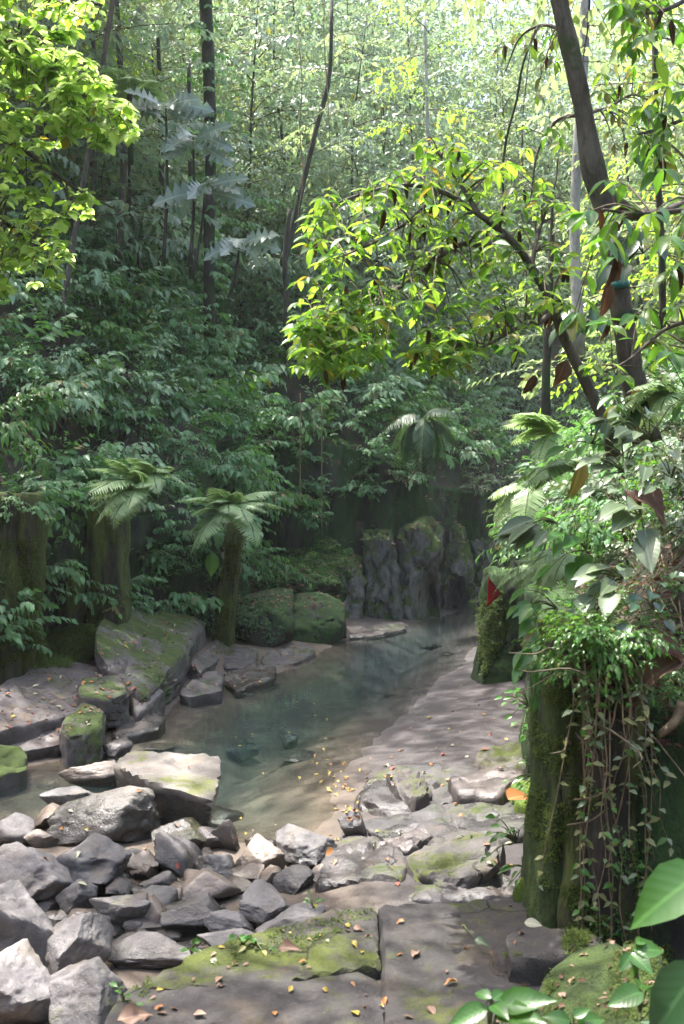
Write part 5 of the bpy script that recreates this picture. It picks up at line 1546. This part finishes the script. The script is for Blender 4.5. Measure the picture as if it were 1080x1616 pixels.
# small shrubs covering the near right bank, set by the surface they grow on
rb = random.Random(8)
for (poly, n, R, kinds_, lab, g) in [
    ([(870, 620), (960, 640), (960, 860), (890, 900), (870, 760)], 18, (0.32, 0.5), ['green', 'green', 'slope_pale'], 'small green shrub on the steep edge of the right bank around the ferns', 'small shrubs around the right ferns'),
    ([(900, 680), (1085, 640), (1085, 880), (930, 900)], 14, (0.3, 0.45), ['sheen', 'green', 'sheen'], 'small pale shrub on the earth slope right of the ferns', 'small shrubs on the earth slope'),
    ([(890, 880), (980, 880), (980, 1060), (890, 1080)], 16, (0.28, 0.4), ['green', 'tiny', 'green'], 'small green shrub draped over the rim of the near wall', 'small shrubs on the wall rim'),
    ([(930, 880), (1085, 860), (1085, 1120), (950, 1100)], 26, (0.22, 0.36), ['tiny', 'green', 'tiny'], 'tiny leaved bushlet among the dry vines of the bank', 'bushlets among dry vines')]:
    made = 0
    for _ in range(n * 6):
        if made >= n:
            break
        px, py = rb.uniform(min(q[0] for q in poly), max(q[0] for q in poly)), rb.uniform(min(q[1] for q in poly), max(q[1] for q in poly))
        if not in_poly(px, py, poly):
            continue
        h, nn = hit(px, py)
        if h is None or h.y > 13:
            continue
        made += 1
        shrub(h.x, h.y, h.z - 0.03, rb.uniform(*R), rb.choice(kinds_), lab, g, n=11, lean=(-0.15, -0.6), stems=False, name='bush', cat='bush')

# creepers on walls and blocks
for (poly, n, R, kinds_, lab, g) in [
    ([(0, 760), (340, 760), (340, 830), (0, 820)], 14, (0.4, 0.6), ['weep', 'slope_pale'], 'leafy creeper drooping over the left mossy wall from its rim', 'creepers drooping over the left wall'),
    ([(200, 860), (345, 860), (345, 1000), (230, 960)], 9, (0.3, 0.45), ['tiny', 'green'], 'sparse creeper clinging to the dark wall behind the sloping slab', 'creepers behind the sloping slab'),
    ([(370, 950), (540, 950), (540, 1010), (370, 1010)], 9, (0.3, 0.4), ['tiny'], 'tiny creeper on the front faces of the two poolside blocks', 'creepers on the poolside blocks'),
    ([(395, 860), (560, 850), (560, 930), (395, 930)], 16, (0.4, 0.7), ['tiny', 'green', 'tiny'], 'creeping plant spreading over the wide green ledge block', 'creepers on the green ledge block'),
    ([(385, 660), (600, 660), (560, 850), (385, 850)], 20, (0.5, 0.8), ['green', 'weep', 'slope'], 'creeper hanging on the tall green wall', 'creepers on the tall wall'),
    ([(560, 720), (720, 690), (720, 780), (560, 800)], 12, (0.6, 0.9), ['slope_pale', 'slope', 'green'], 'pale leafy shrub rooted on top of the cliff rocks', 'shrubs on the cliff rocks'),
    ([(715, 640), (800, 620), (800, 800), (740, 800)], 14, (0.6, 0.9), ['slope_pale', 'green', 'sheen'], 'bright leafy shrub at the bend above the red flag', 'shrubs above the flag'),
    ([(755, 960), (800, 940), (800, 1060), (755, 1075)], 5, (0.25, 0.35), ['tiny'], 'small bright creeper on the left side of the flag rock', 'creepers on the flag rock')]:
    made = 0
    for _ in range(n * 8):
        if made >= n:
            break
        px, py = rb.uniform(min(q[0] for q in poly), max(q[0] for q in poly)), rb.uniform(min(q[1] for q in poly), max(q[1] for q in poly))
        if not in_poly(px, py, poly):
            continue
        h, nn = hit(px, py)
        if h is None or h.y > 40:
            continue
        made += 1
        shrub(h.x, h.y, h.z, rb.uniform(*R), rb.choice(kinds_), lab, g, n=8, lean=(nn.x * 0.6, nn.y * 0.6), stems=False, name='creeper', cat='creeper')

# hanging dry vines with small yellowish leaves
rv = random.Random(17)
for k in range(62):
    px0 = rv.uniform(880, 1075)
    py0 = rv.uniform(880, 1080)
    h, nn = hit(px0, py0)
    if h is None:
        continue
    L = rv.uniform(0.6, 1.9)
    base = np.array(h)
    drift = rv.uniform(-0.35, 0.2)
    P = [base + np.array([0, 0.02, 0.1]), base + np.array([drift * 0.2, -0.18, -0.05])]
    for j in range(1, 6):
        u = j / 5
        P.append(base + np.array([drift * u + rv.uniform(-.04, .04), -0.22 - 0.06 * rv.random() - 0.05 * u, -L * u]))
    cc = curve_pts(P, 20)
    root = thing('hanging_vine', 'thin dry vine with small yellowish leaves hanging down the near bank and pillars', 'vine', tuple(base), 'dry vines over the near pillars')
    put('stem', MB().tube(cc - base, np.linspace(0.006, 0.002, 20), 4, cap=False).mesh('stem', [M['straw']]), root)
    for j in range(rv.randint(11, 18)):
        q = cc[rv.randint(3, 19)] - base
        a = rv.uniform(0, 6.28)
        o = put('leaf', leaf_mesh('T_MIDB', rv.choice(['leaf_vine', 'leaf_vine', 'leaf_green', 'leaf_pale'])), root)
        orient(o, tuple(q), (math.cos(a), math.sin(a) - 0.3, rv.uniform(-.8, .1)), rv.uniform(0.04, 0.075), 0, (0, -0.6, 1))
for k in range(26):
    px0, py0 = rv.uniform(900, 1085), rv.uniform(760, 1180)
    h, nn = hit(px0, py0)
    if h is None or h.y > 9:
        continue
    base = np.array(h) + np.array(nn) * 0.05
    d = np.array([rv.uniform(-1, .6), rv.uniform(-.5, .1), rv.uniform(-1, .5)])
    d = nrm(d) * rv.uniform(0.25, 0.8)
    cc = curve_pts([(0, 0.05, 0), d * 0.4 + np.array([0, -.1, .05]), d * 0.75 + np.array([rv.uniform(-.1, .1), -.1, -.05]), d + np.array([0, -.05, -.1])], 12)
    put('dry_root', MB().tube(cc, np.linspace(rv.uniform(.004, .011), .002, 12), 4, cap=False)  .mesh('dry_root', [M[rv.choice(['straw', 'straw', 'twig'])]]), None, 'bare dry root tangled on the earth of the near right bank', 'root', 'dry roots tangled on the right bank', None, tuple(base))
for q in [((1078, 1110), (1040, 1160), .035, 'broken pale branch stump at the right edge of the bank'), ((965, 1240), (905, 1262), .006, 'thin reddish twig across the ribbed pillar'), ((960, 1275), (895, 1302), .006, 'forked reddish twig lower on the ribbed pillar')]:
    (xa, ya), (xb, yb), r, lab = q
    P = [at(xa, ya, 5.75), at((xa + xb) / 2 + 5, (ya + yb) / 2 + 6, 5.72), at(xb, yb, 5.75)]
    put('twig', MB().tube(curve_pts(P, 10), np.linspace(r, r * .6, 10), 7).mesh('twig', [M['straw']]), None, lab, 'twig')

# large dry leaves caught on the bank
def big_leaf(pxa, pya, Ya, pxb, pyb, Yb, tpl, mat, label, cat='leaf', name='dry_leaf', W=1.0, up=(0, -0.7, 1), group=None):
    a, b_ = at(pxa, pya, Ya), at(pxb, pyb, Yb)
    o = put(name, leaf_mesh(tpl, mat, W), None, label, cat, group)
    orient(o, tuple(a), tuple(b_ - a), float(np.linalg.norm(b_ - a)), 0, up)
    return o
big_leaf(1000, 775, 6.1, 1058, 808, 5.9, 'T_CURL', 'dry', 'big curled purplish brown dry leaf on the upper right bank')
big_leaf(985, 775, 6.1, 1020, 800, 6.0, 'T_CURL', 'dry', 'smaller dark brown dry leaf left of the big curled one')
big_leaf(1012, 1012, 5.8, 1100, 1035, 5.7, 'T_CURL', 'dry', 'long russet dry leaf at the right edge of the bank')
big_leaf(1078, 1040, 5.75, 1005, 1072, 5.7, 'T_CURL', 'dry', 'dry leaf tucked under the long russet one')
big_leaf(917, 727, 6.8, 906, 785, 6.75, 'T_WITHER', 'fall_yellow', 'bright yellow withered leaf hanging in front of the feathery fern', W=1.6, up=(0.2, -1, 0))
big_leaf(1008, 608, 7.3, 1000, 642, 7.3, 'T_BROAD', 'fall_orange', 'orange leaf hanging at the foot of the near trunk', up=(0.2, -1, 0))
big_leaf(893, 566, 7.6, 880, 612, 7.6, 'T_CURL', 'dry', 'crumpled brown leaf hanging between the two near stems', up=(0.2, -1, 0))
big_leaf(845, 592, 7.7, 828, 622, 7.7, 'T_WITHER', 'dry_dark', 'dark withered leaf dangling left of the crumpled brown leaf', W=1.8, up=(0.2, -1, 0))
big_leaf(958, 445, 7.9, 955, 500, 7.9, 'T_WITHER', 'dry', 'long brown withered leaf beside the banded trunk', W=1.5, up=(0.2, -1, 0))
big_leaf(802, 1262, 7.6, 842, 1246, 7.8, 'T_BROAD', 'fall_orange', 'large glowing orange leaf lying on the upper shelf by the pillar', up=(0, -.4, 1))
big_leaf(336, 872, 18.6, 334, 910, 18.5, 'T_BROAD', 'leaf_green', 'single broad green leaf hanging beside the leaning pillar', up=(0.2, -1, 0), name='hanging_leaf')

# leaves close to the camera at the lower right
def near_plant(label, px, py, Y, leaves, mat):
    base = at(px, py, Y)
    root = thing('foreground_plant', label, 'plant', tuple(base))
    b = MB()
    for (xa, ya, xb, yb, dY, W) in leaves:
        a, e = at(xa, ya, Y) - base, at(xb, yb, Y + dY) - base
        b.tube(curve_pts([(0, 0, 0), a * 0.5 + np.array([0, 0.02, -0.02]), a], 8), np.linspace(.006, .003, 8), 5, cap=False)
        o = put('leaf', leaf_mesh('T_BROAD', mat, W), root)
        orient(o, tuple(a), tuple(e - a), float(np.linalg.norm(e - a)), 0, (0, -0.75, 1))
    put('stem', b.mesh('stem', [M['twig_green']]), root)
near_plant('glossy big leaved plant cut off by the right edge above the mossy rock', 1130, 1500, 3.5, [(1115, 1372, 992, 1452, -0.05, 0.95), (1120, 1340, 1060, 1395, 0.15, 0.9)], 'leaf_fore')
near_plant('dark big leaved plant in the bottom right corner', 1140, 1640, 3.3, [(1110, 1520, 1020, 1640, -0.05, 0.95), (1100, 1640, 1010, 1600, 0.1, 0.6)], 'leaf_dark')
near_plant('small plant with paired round leaves beneath the glossy big leaf', 1010, 1560, 4.2, [(1000, 1500, 1050, 1495, 0, 1.1), (1000, 1505, 978, 1530, -.05, 1.0), (1005, 1490, 1020, 1478, .05, 1.0), (1000, 1520, 1004, 1545, 0, .9), (995, 1505, 1030, 1530, -0.1, 1.1)], 'leaf_fore')
near_plant('low plant with a shiny pale leaf near the bottom right', 1010, 1610, 3.9, [(1015, 1565, 962, 1580, -.05, 1.05), (1020, 1562, 1050, 1580, 0, 1.0), (1010, 1560, 1020, 1545, .1, 1.0), (1030, 1590, 1075, 1570, 0, 1.0)], 'leaf_fore')
near_plant('spreading seedling with long leaves at the bottom edge', 775, 1640, 3.8, [(770, 1590, 705, 1616, -.05, .8), (775, 1575, 748, 1562, .05, 1.1), (778, 1578, 800, 1560, .05, 1.1), (785, 1590, 868, 1568, -.1, .8), (785, 1600, 850, 1600, -.15, .8), (778, 1585, 800, 1600, -.1, 1.1), (815, 1575, 835, 1565, .1, 1.2)], 'leaf_fore')
near_plant('low green sprig at the bottom edge right of the seedling', 915, 1650, 3.8, [(900, 1612, 860, 1600, 0, 1), (905, 1605, 930, 1590, 0, 1), (910, 1615, 955, 1605, 0, 1)], 'leaf_fore')
# little plants on the mossy rim
for i, (px, py, n, sz, lab) in enumerate([(405, 1490, 9, .06, 'leafy weed on the mossy platform rim near the pale stones'), (303, 1505, 7, .07, 'light green sprout at the mossy corner beside the long flat stone'), (384, 1490, 5, .05, 'tiny sprout beside the leafy weed on the platform rim'), (495, 1432, 6, .05, 'small weed at the back edge of the mossy slab'), (195, 1580, 5, .06, 'dark green sprout at the left end of the platform')]):
    h, nn = hit(px, py)
    plant(px, py, 6, n, sz, 'leaf_green', 'T_MIDB', lab, d0=(0, -.2, .8), spread=.8, L=.1, on=tuple(h), name='weed', cat='weed')

# ------------------------------------------------------------------ red flag
fy = 16.2
base = at(816, 964, fy + 0.25)
root = thing('red_flag', 'small red pennant on a thin slanting pole at the mossy flag rock', 'flag', tuple(base))
put('pole', MB().tube(np.array([at(818, 966, fy + .3), at(792, 938, fy), at(769, 908, fy - .25)]) - base, [.008, .008, .007], 6).mesh('pole', [M['twig']]), root)
a, b_, c_ = at(771, 911, fy - .22) - base, at(791, 938, fy) - base, at(768, 958, fy - .1) - base
V, Fc, idx = [], [], {}
nS = 8
for i in range(nS + 1):
    for j in range(nS + 1 - i):
        u, v = i / nS, j / nS
        p = a * (1 - u - v) + b_ * u + c_ * v
        idx[i, j] = len(V)
        V.append(p + np.array([0, -0.035 * math.sin(9 * v + 4 * u) * v, 0]))
for i in range(nS):
    for j in range(nS - i):
        Fc.append((idx[i, j], idx[i + 1, j], idx[i, j + 1]))
        if j < nS - i - 1:
            Fc.append((idx[i + 1, j], idx[i + 1, j + 1], idx[i, j + 1]))
me = MB().add(V, Fc).mesh('cloth', [plain_mat("red_cloth", (0.42, 0.012, 0.015), (0.55, 0.02, 0.02), 30, 0.85, 0.1)])
o = put('cloth', me, root)
sm = o.modifiers.new("thickness", 'SOLIDIFY')
sm.thickness = 0.004

# ------------------------------------------------------------------ fallen leaves, twigs, litter
rf = random.Random(23)
COLS = {'yellow': 'fall_yellow', 'orange': 'fall_orange', 'red': 'fall_red', 'brown': 'fall_brown', 'pale': 'fall_pale'}
ZONES = [
    ('the dark platform slabs', [(560, 1440), (830, 1425), (840, 1610), (220, 1610), (250, 1560), (480, 1480)], 46, ['yellow', 'orange', 'brown', 'orange', 'brown'], (.045, .085)),
    ('the mossy platform rim', [(330, 1500), (590, 1430), (590, 1480), (300, 1550)], 12, ['yellow', 'brown', 'pale'], (.04, .07)),
    ('the stone shelf', [(520, 1260), (860, 1180), (840, 1400), (520, 1400)], 34, ['yellow', 'orange', 'brown', 'pale', 'red'], (.05, .09)),
    ('the sand bank', [(700, 1080), (830, 1090), (830, 1160), (540, 1270), (545, 1220)], 46, ['orange', 'yellow', 'brown', 'red', 'pale'], (.05, .1)),
    ('the cracked left ledge', [(0, 1080), (150, 1040), (240, 1070), (180, 1150), (0, 1160)], 56, ['red', 'yellow', 'orange', 'pale', 'brown'], (.07, .12)),
    ('the sloping mossy slab', [(160, 1000), (200, 950), (300, 940), (330, 990), (230, 1070)], 36, ['yellow', 'red', 'pale', 'orange'], (.07, .13)),
    ('the low rocks at the pool corner', [(300, 1080), (420, 1030), (500, 1012), (430, 1070), (320, 1100)], 24, ['orange', 'red', 'yellow', 'brown'], (.08, .13)),
    ('the boulders', [(20, 1290), (330, 1190), (520, 1330), (400, 1430), (60, 1420)], 18, ['orange', 'yellow', 'red', 'pale'], (.05, .08)),
]
n_leaf = 0
def lay_leaf(px, py, col, zone, size):
    h, nn = hit(px, py)
    if h is None or h.y > 40 or nn.z < 0.25:
        return
    if h.z < 0.0:
        k = (CAMZ - 0.0) / (CAMZ - h.z)
        h = Vector((h.x * k, h.y * k, 0.0))
        nn = Vector((0, 0, 1))
    o = put('fallen_leaf', leaf_mesh('T_MIDB' if rf.random() < 0.6 else 'T_CURL', COLS[col]), None, f'{col} fallen leaf lying on {zone}', 'leaf', f'{col} leaves on {zone}')
    a = rf.uniform(0, 6.28)
    nv = (nn + Vector((rf.uniform(-.3, .3), rf.uniform(-.3, .3), 0))).normalized()
    d = Vector((math.cos(a), math.sin(a), 0))
    d = d - nv * d.dot(nv)
    orient(o, tuple(h + nn * 0.012), d, size, 0, tuple(nv))
for zone, poly, n, cols, (s0, s1) in ZONES:
    made = 0
    while made < n:
        px, py = rf.uniform(min(q[0] for q in poly), max(q[0] for q in poly)), rf.uniform(min(q[1] for q in poly), max(q[1] for q in poly))
        if in_poly(px, py, poly):
            made += 1
            lay_leaf(px, py, rf.choice(cols + ['brown']), zone, rf.uniform(s0 * 0.6, s1))
for k in range(42):
    t_ = rf.random()
    px, py = 505 + 40 * t_ + rf.gauss(0, 16), 1195 + 95 * t_ + rf.gauss(0, 8)
    lay_leaf(px, py, rf.choice(['yellow', 'yellow', 'orange']), 'the shallow water at the sand edge', rf.uniform(.045, .075))
for k in range(14):
    lay_leaf(rf.uniform(350, 520), rf.uniform(1100, 1320), 'yellow', 'the open pool surface', rf.uniform(.04, .06))

def stick(label, pts, r, mat='twig', lift=0.02):
    P = []
    for px, py in pts:
        h, nn = hit(px, py)
        P.append(np.array(h) + np.array([0, 0, lift]))
    put('stick', MB().tube(curve_pts(P, 12), np.linspace(r, r * .5, 12), 6).mesh('stick', [M[mat]]), None, label, 'stick')
stick('pale crooked stick lying on top of the sloping mossy slab', [(162, 972), (176, 966), (196, 955)], .022, 'straw', .06)
stick('thin stalk of a green leaf lying on the platform', [(733, 1466), (742, 1478), (750, 1486)], .004, 'twig_green')
big_leaf(748, 1484, 5.75, 772, 1488, 5.7, 'T_CURL', 'leaf_pale', 'rolled pale green leaf lying on the platform right of the crack', name='fallen_leaf')
big_leaf(828, 1456, 5.9, 856, 1458, 5.85, 'T_BROAD', 'fall_pale', 'pale round leaf at the foot of the mossy near pillar', name='fallen_leaf')
big_leaf(440, 1496, 5.35, 470, 1492, 5.3, 'T_CURL', 'fall_brown', 'large crumpled brown leaf on the mossy platform rim', name='fallen_leaf')
big_leaf(185, 1612, 4.7, 240, 1590, 4.75, 'T_CURL', 'fall_brown', 'long brown leaf at the lower left corner of the platform', name='fallen_leaf')
big_leaf(515, 1358, 8.2, 540, 1335, 8.4, 'T_CURL', 'fall_orange', 'long tan orange leaf wedged beside the stone shelf', name='fallen_leaf', W=.8)

def litter(poly, n, size, mats, name, seed, ymax=40, nzmin=0.3):
    rl = random.Random(seed)
    b = MB()
    P, D, N, S, I = [], [], [], [], []
    for _ in range(n):
        px, py = rl.uniform(min(q[0] for q in poly), max(q[0] for q in poly)), rl.uniform(min(q[1] for q in poly), max(q[1] for q in poly))
        if not in_poly(px, py, poly):
            continue
        h, nn = hit(px, py)
        if h is None or h.y > ymax or nn.z < nzmin or h.z < 0.02:
            continue
        a = rl.uniform(0, 6.28)
        P.append(h + nn * 0.01)
        D.append((math.cos(a), math.sin(a), rl.uniform(-.2, .3)))
        N.append(nn + Vector((rl.uniform(-.5, .5), rl.uniform(-.5, .5), 0)))
        S.append(size * rl.uniform(.5, 1.2))
        I.append(rl.randrange(len(mats)))
    I = np.array(I)
    for i in range(len(mats)):
        s = np.where(I == i)[0]
        if len(s):
            b.leaves(T_MIDB, np.array(P)[s], np.array(D)[s], np.array(N)[s], np.array(S)[s], i)
    if b.V:
        put(name, b.mesh(name, [M[m] for m in mats]), None, 'scattered bits of dry leaf litter', None, None, 'stuff')
litter([(370, 900), (560, 860), (590, 900), (540, 960), (370, 960)], 900, .11, ['fall_brown', 'dry', 'fall_red'], 'leaf_litter', 1)
litter([(0, 1040), (260, 940), (330, 1000), (500, 1000), (440, 1080), (0, 1180)], 800, .06, ['fall_brown', 'dry', 'fall_red'], 'leaf_litter', 2)
litter([(880, 650), (1085, 620), (1085, 1200), (900, 1100)], 3000, .08, ['dry', 'dry_dark', 'dry_dark', 'dry'], 'leaf_litter', 3, 11, 0.1)
litter([(640, 680), (780, 680), (780, 860), (560, 880)], 700, .13, ['dry', 'dry_dark', 'fall_brown'], 'leaf_litter', 4, 40, 0.1)
litter([(690, 1080), (830, 1080), (830, 1170), (540, 1280), (540, 1210)], 350, .03, ['dry', 'dry_dark', 'fall_brown'], 'leaf_litter', 5)
litter([(860, 1480), (1085, 1440), (1085, 1616), (780, 1616)], 130, .05, ['dry', 'dry_dark', 'fall_brown'], 'leaf_litter', 6, 9)

def moss_tufts(poly, n, size, name, seed, mats=('moss_leaf',), ymax=30, off=0.02):
    rl = random.Random(seed)
    b = MB()
    P, D, N = [], [], []
    for _ in range(n):
        px, py = rl.uniform(min(q[0] for q in poly), max(q[0] for q in poly)), rl.uniform(min(q[1] for q in poly), max(q[1] for q in poly))
        if not in_poly(px, py, poly):
            continue
        h, nn = hit(px, py)
        if h is None or h.y > ymax or float(fbm(np.array([[h.x, h.y, h.z]]) * (24.0 / max(3.0, h.y)), 3, 9)[0]) < -0.02:
            continue
        for k in range(4):
            P.append(h + nn * rl.uniform(0, off) + Vector((rl.gauss(0, off), 0, rl.gauss(0, off))))
            D.append(nn * 0.6 + Vector((rl.uniform(-1, 1), rl.uniform(-1, 1), rl.uniform(-1, .6))))
            N.append((rl.uniform(-.4, .4), -.5, 1))
    b.leaves(T_FAR, P, D, np.array(N), RNG.uniform(.6, 1.3, len(P)) * size, 0)
    put(name, b.mesh(name, [M[m] for m in mats]), None, 'mat of tiny moss leaves', None, None, 'stuff')
moss_tufts([(200, 1562), (300, 1506), (440, 1466), (590, 1425), (590, 1448), (470, 1500), (330, 1545), (230, 1580)], 2600, .016, 'moss_cover', 9, off=.008)
moss_tufts([(800, 1478), (945, 1470), (940, 1505), (800, 1512)], 1200, .016, 'moss_cover', 10, off=.008)
moss_tufts([(860, 1530), (960, 1480), (1060, 1490), (1060, 1610), (860, 1610)], 1500, .014, 'moss_cover', 11, off=.008)
moss_tufts([(0, 850), (62, 850), (62, 1050), (0, 1055)], 1500, .03, 'moss_cover', 12)
moss_tufts([(132, 850), (198, 850), (190, 1010), (136, 1010)], 1300, .03, 'moss_cover', 13)
moss_tufts([(340, 860), (384, 850), (372, 1035), (340, 1035)], 900, .035, 'moss_cover', 14)
moss_tufts([(832, 1080), (940, 1080), (960, 1490), (832, 1490)], 4200, .017, 'moss_cover', 7, off=.012)
moss_tufts([(935, 1100), (1060, 1100), (1000, 1480), (935, 1480)], 500, .03, 'moss_cover', 8, ('leaf_green',))
moss_tufts([(50, 990), (140, 990), (146, 1052), (50, 1055)], 1800, .045, 'moss_cover', 1)
moss_tufts([(0, 1040), (60, 1010), (60, 1065), (0, 1070)], 500, .04, 'moss_cover', 2)
moss_tufts([(755, 960), (796, 930), (800, 1000), (762, 1075)], 900, .05, 'moss_cover', 3)
moss_tufts([(375, 940), (458, 950), (455, 1020), (370, 1010)], 350, .045, 'moss_cover', 4, ('leaf_slope',))
moss_tufts([(240, 860), (345, 860), (340, 1000), (300, 960)], 900, .045, 'moss_cover', 5, ('leaf_slope',))
moss_tufts([(395, 870), (540, 860), (560, 930), (395, 930)], 1200, .055, 'moss_cover', 6, ('leaf_green',))

# ------------------------------------------------------------------ far forest mass and undergrowth
def forest_mass(name, n, yr, hr, size, mats, seed, label, clump=0.45, need=0.02, zmin=6.0):
    rng = np.random.default_rng(seed)
    b = MB()
    y = rng.uniform(*yr, n * 3)
    px = rng.uniform(-260, 1340, n * 3)
    x = (px - 540) / F * y
    z, _, l, r = ground(x, y)
    h = rng.uniform(0, 1, n * 3) ** 1.3 * rng.uniform(*hr, n * 3)
    P = np.stack([x, y, z + h], 1)
    cl = fbm(P * np.array([clump, clump, clump * 0.75]), 3, seed)
    keep = (np.maximum(l, r) > 2.0) & (z > zmin) & (cl > need)
    P = P[keep][:n]
    m = len(P)
    D = rng.normal(0, 1, (m, 3))
    D[:, 2] = D[:, 2] * 0.4 - 0.55
    N = rng.normal(0, 0.5, (m, 3)) + np.array([0, -0.35, 0.9])
    k = rng.integers(0, len(mats), m)
    for i in range(len(mats)):
        s = k == i
        b.leaves(T_FAR, P[s], D[s], N[s], size * rng.uniform(.6, 1.3, s.sum()) * (P[s][:, 1] / 36) ** 0.5, i)
    put(name, b.mesh(name, [M[q] for q in mats]), None, label, None, None, 'stuff')
forest_mass('forest', 230000, (30, 66), (1, 15), .25, ['leaf_forest2', 'leaf_forest2', 'leaf_forest'], 41, 'dense far forest closing the valley')
forest_mass('forest', 70000, (25, 34), (1.5, 13), .19, ['leaf_forest2', 'leaf_forest', 'leaf_slope2'], 47, 'curtains of climbing leaves between the forest trees', 0.55, 0.12)
forest_mass('forest', 60000, (44, 66), (6, 24), .3, ['leaf_forest2', 'leaf_forest'], 49, 'tall crowns of the far forest', 0.4, 0.0)
forest_mass('undergrowth', 60000, (22, 46), (0.05, 1.6), .18, ['leaf_slope', 'leaf_forest', 'leaf_slope2'], 43, 'low undergrowth on the slopes', 0.8, -0.15, 4.5)

# wooded bank behind the viewer, closing the gorge on that side
_r = np.random.default_rng(77)
_n = 26000
_x, _y = _r.uniform(-26, 26, _n), _r.uniform(-13.5, -3.5, _n)
_P = np.stack([_x, _y, ground(_x, _y)[0] + _r.uniform(0, 1, _n) * 4], 1)
_P = _P[fbm(_P * 0.5, 3, 3) > -0.1]
_D = _r.normal(0, 1, (len(_P), 3)) - np.array([0, 0, .5])
_b = MB().leaves(T_FAR, _P, _D, _r.normal(0, .5, (len(_P), 3)) + np.array([0, .3, .9]), _r.uniform(.3, .5, len(_P)), 0)
put('forest', _b.mesh('forest', [M['leaf_dark']]), None, None, None, None, 'stuff')

# ------------------------------------------------------------------ haze
bm = bmesh.new()
bmesh.ops.create_cube(bm, size=1)
me = bpy.data.meshes.new("haze")
bm.to_mesh(me)
bm.free()
hz = put("haze", me, None, None, None, None, "stuff", (0, 44, 28))
hz.scale = (150, 122, 60)
hm = bpy.data.materials.new("pale_haze")
hm.use_nodes = True
hm.node_tree.nodes.clear()
ho = hm.node_tree.nodes.new("ShaderNodeOutputMaterial")
hv = hm.node_tree.nodes.new("ShaderNodeVolumePrincipled")
hv.inputs["Color"].default_value = (0.93, 0.96, 0.97, 1)
hv.inputs["Density"].default_value = 0.00048
hv.inputs["Anisotropy"].default_value = 0.25
hm.node_tree.links.new(hv.outputs[0], ho.inputs["Volume"])
me.materials.append(hm)

# ------------------------------------------------------------------ labels: things that share a description are told apart by what they stand beside
ANCH = [('the slim mossy pillar', 44, 930), ('the broad brown green pillar', 165, 930), ('the leaning weathered pillar', 358, 950), ('the fern on the leaning pillar', 362, 800), ('the large pale fern', 205, 778), ('the vine clad trunk', 330, 300), ('the slender olive trunk', 190, 310), ('the square mossy block', 413, 980), ('the dark fronted boulder', 262, 1235), ('the broad pale grey boulder', 170, 1290), ('the egg shaped boulder', 330, 1400), ('the long straight liana', 516, 250), ('the red flag', 780, 935), ('the drooping palm', 668, 680), ('the biggest cliff rock', 667, 910), ('the bright tree fern', 205, 150), ('the silvery leaf rosette', 325, 290), ('the smooth whitish trunk', 915, 200), ('the teal band', 975, 453), ('the big purplish dry leaf', 1025, 790), ('the bright yellow hanging leaf', 910, 755), ('the ribbed near pillar', 905, 1300), ('the mossy near pillar', 865, 1350), ('the glowing orange leaf', 822, 1254), ('the long platform crack', 602, 1500), ('the sloping mossy slab', 240, 1000), ('the pale angular boulder', 482, 1340), ('the flat grey stone', 190, 1436), ('the biggest dark boulder', 40, 1470), ('the wide green ledge block', 465, 900), ('the mossy cube of rock', 130, 1140), ('the raised shelf block', 715, 1350), ('the crumpled brown hanging leaf', 886, 590), ('the russet dry leaf', 1055, 1025), ('the moss covered block', 870, 1490), ('the slanting forked trunk', 476, 300), ('the leafy platform weed', 405, 1490), ('the long flat stone', 250, 1495), ('the tall narrow cliff rock', 603, 920), ('the flag rock', 795, 1020)]
SHORT = {'shrub': 'leafy shrub', 'tree': 'forest tree', 'bush': 'small bush', 'creeper': 'creeper', 'fallen_leaf': None, 'cobble': 'wet cobble', 'submerged_stone': 'underwater stone', 'hanging_vine': 'dry leafy vine', 'dry_root': 'bare dry root'}
KINDW = {'shrubs along the top of the left wall': 'dark drooping shrub', 'shrubs over the rear wall': 'dark hanging shrub', 'shrubs at the left end of the slope': 'pale green shrub', 'shrubs of the middle slope': 'blue green shrub', 'shrubs above the cliff': 'shrub on the rear slope', 'shrubs of the right bank': 'mixed green shrub', 'shrubs on the near right bank': 'fresh green shrub'}
DIRS = ['right of', 'above and right of', 'above', 'above and left of', 'left of', 'below and left of', 'below', 'below and right of']
bpy.context.view_layer.update()
used = {}
count = {}
tops = [o for o in SC.objects if o.parent is None and 'label' in o and 'kind' not in o]
for o in tops:
    count[o['label']] = count.get(o['label'], 0) + 1
for o in tops:
    if count[o['label']] < 2:
        continue
    st = o.name.split('.')[0]
    g = o.get('group', '')
    w = o.matrix_world.translation
    px, py = 540 + w.x / w.y * F, 808 - (w.z - CAMZ) / w.y * F
    if st == 'tree':
        py -= 3.5 / w.y * F
        base = g.split(' with ')[1].replace(' leaves', '').replace('lime', 'lime green').replace('small', 'fine leaved').replace('blue', 'blue green').replace('forest', 'mid green') + ' forest tree'
    elif st == 'fallen_leaf':
        base = o['label'].split(' lying')[0]
    else:
        base = KINDW.get(g, SHORT.get(st) or st.replace('_', ' '))
    best = []
    for nm, ax, ay in ANCH:
        d = math.hypot(px - ax, py - ay)
        word = 'just' if d < 45 else 'a little' if d < 100 else 'some way' if d < 190 else 'far' if d < 420 else None
        if word is None or d < 8:
            continue
        k = int(round(math.atan2(ay - py, px - ax) / (PI / 4))) % 8
        best.append((d, f'{base} {word} {DIRS[k]} {nm}'))
    best.sort()
    lab = next((l for d, l in best[:9] if l not in used), best[0][1] if best else o['label'])
    used.setdefault(lab, []).append(o)
    o['label'] = lab
for lab, os_ in used.items():
    if len(os_) > 1:
        for o in os_:
            o['group'] = os_[0]['group']
tris = sum(len(me.polygons) for me in bpy.data.meshes if me.users)
print("unique tris", tris, "objects", len(SC.objects), "shared labels", sum(len(v) for v in used.values() if len(v) > 1))
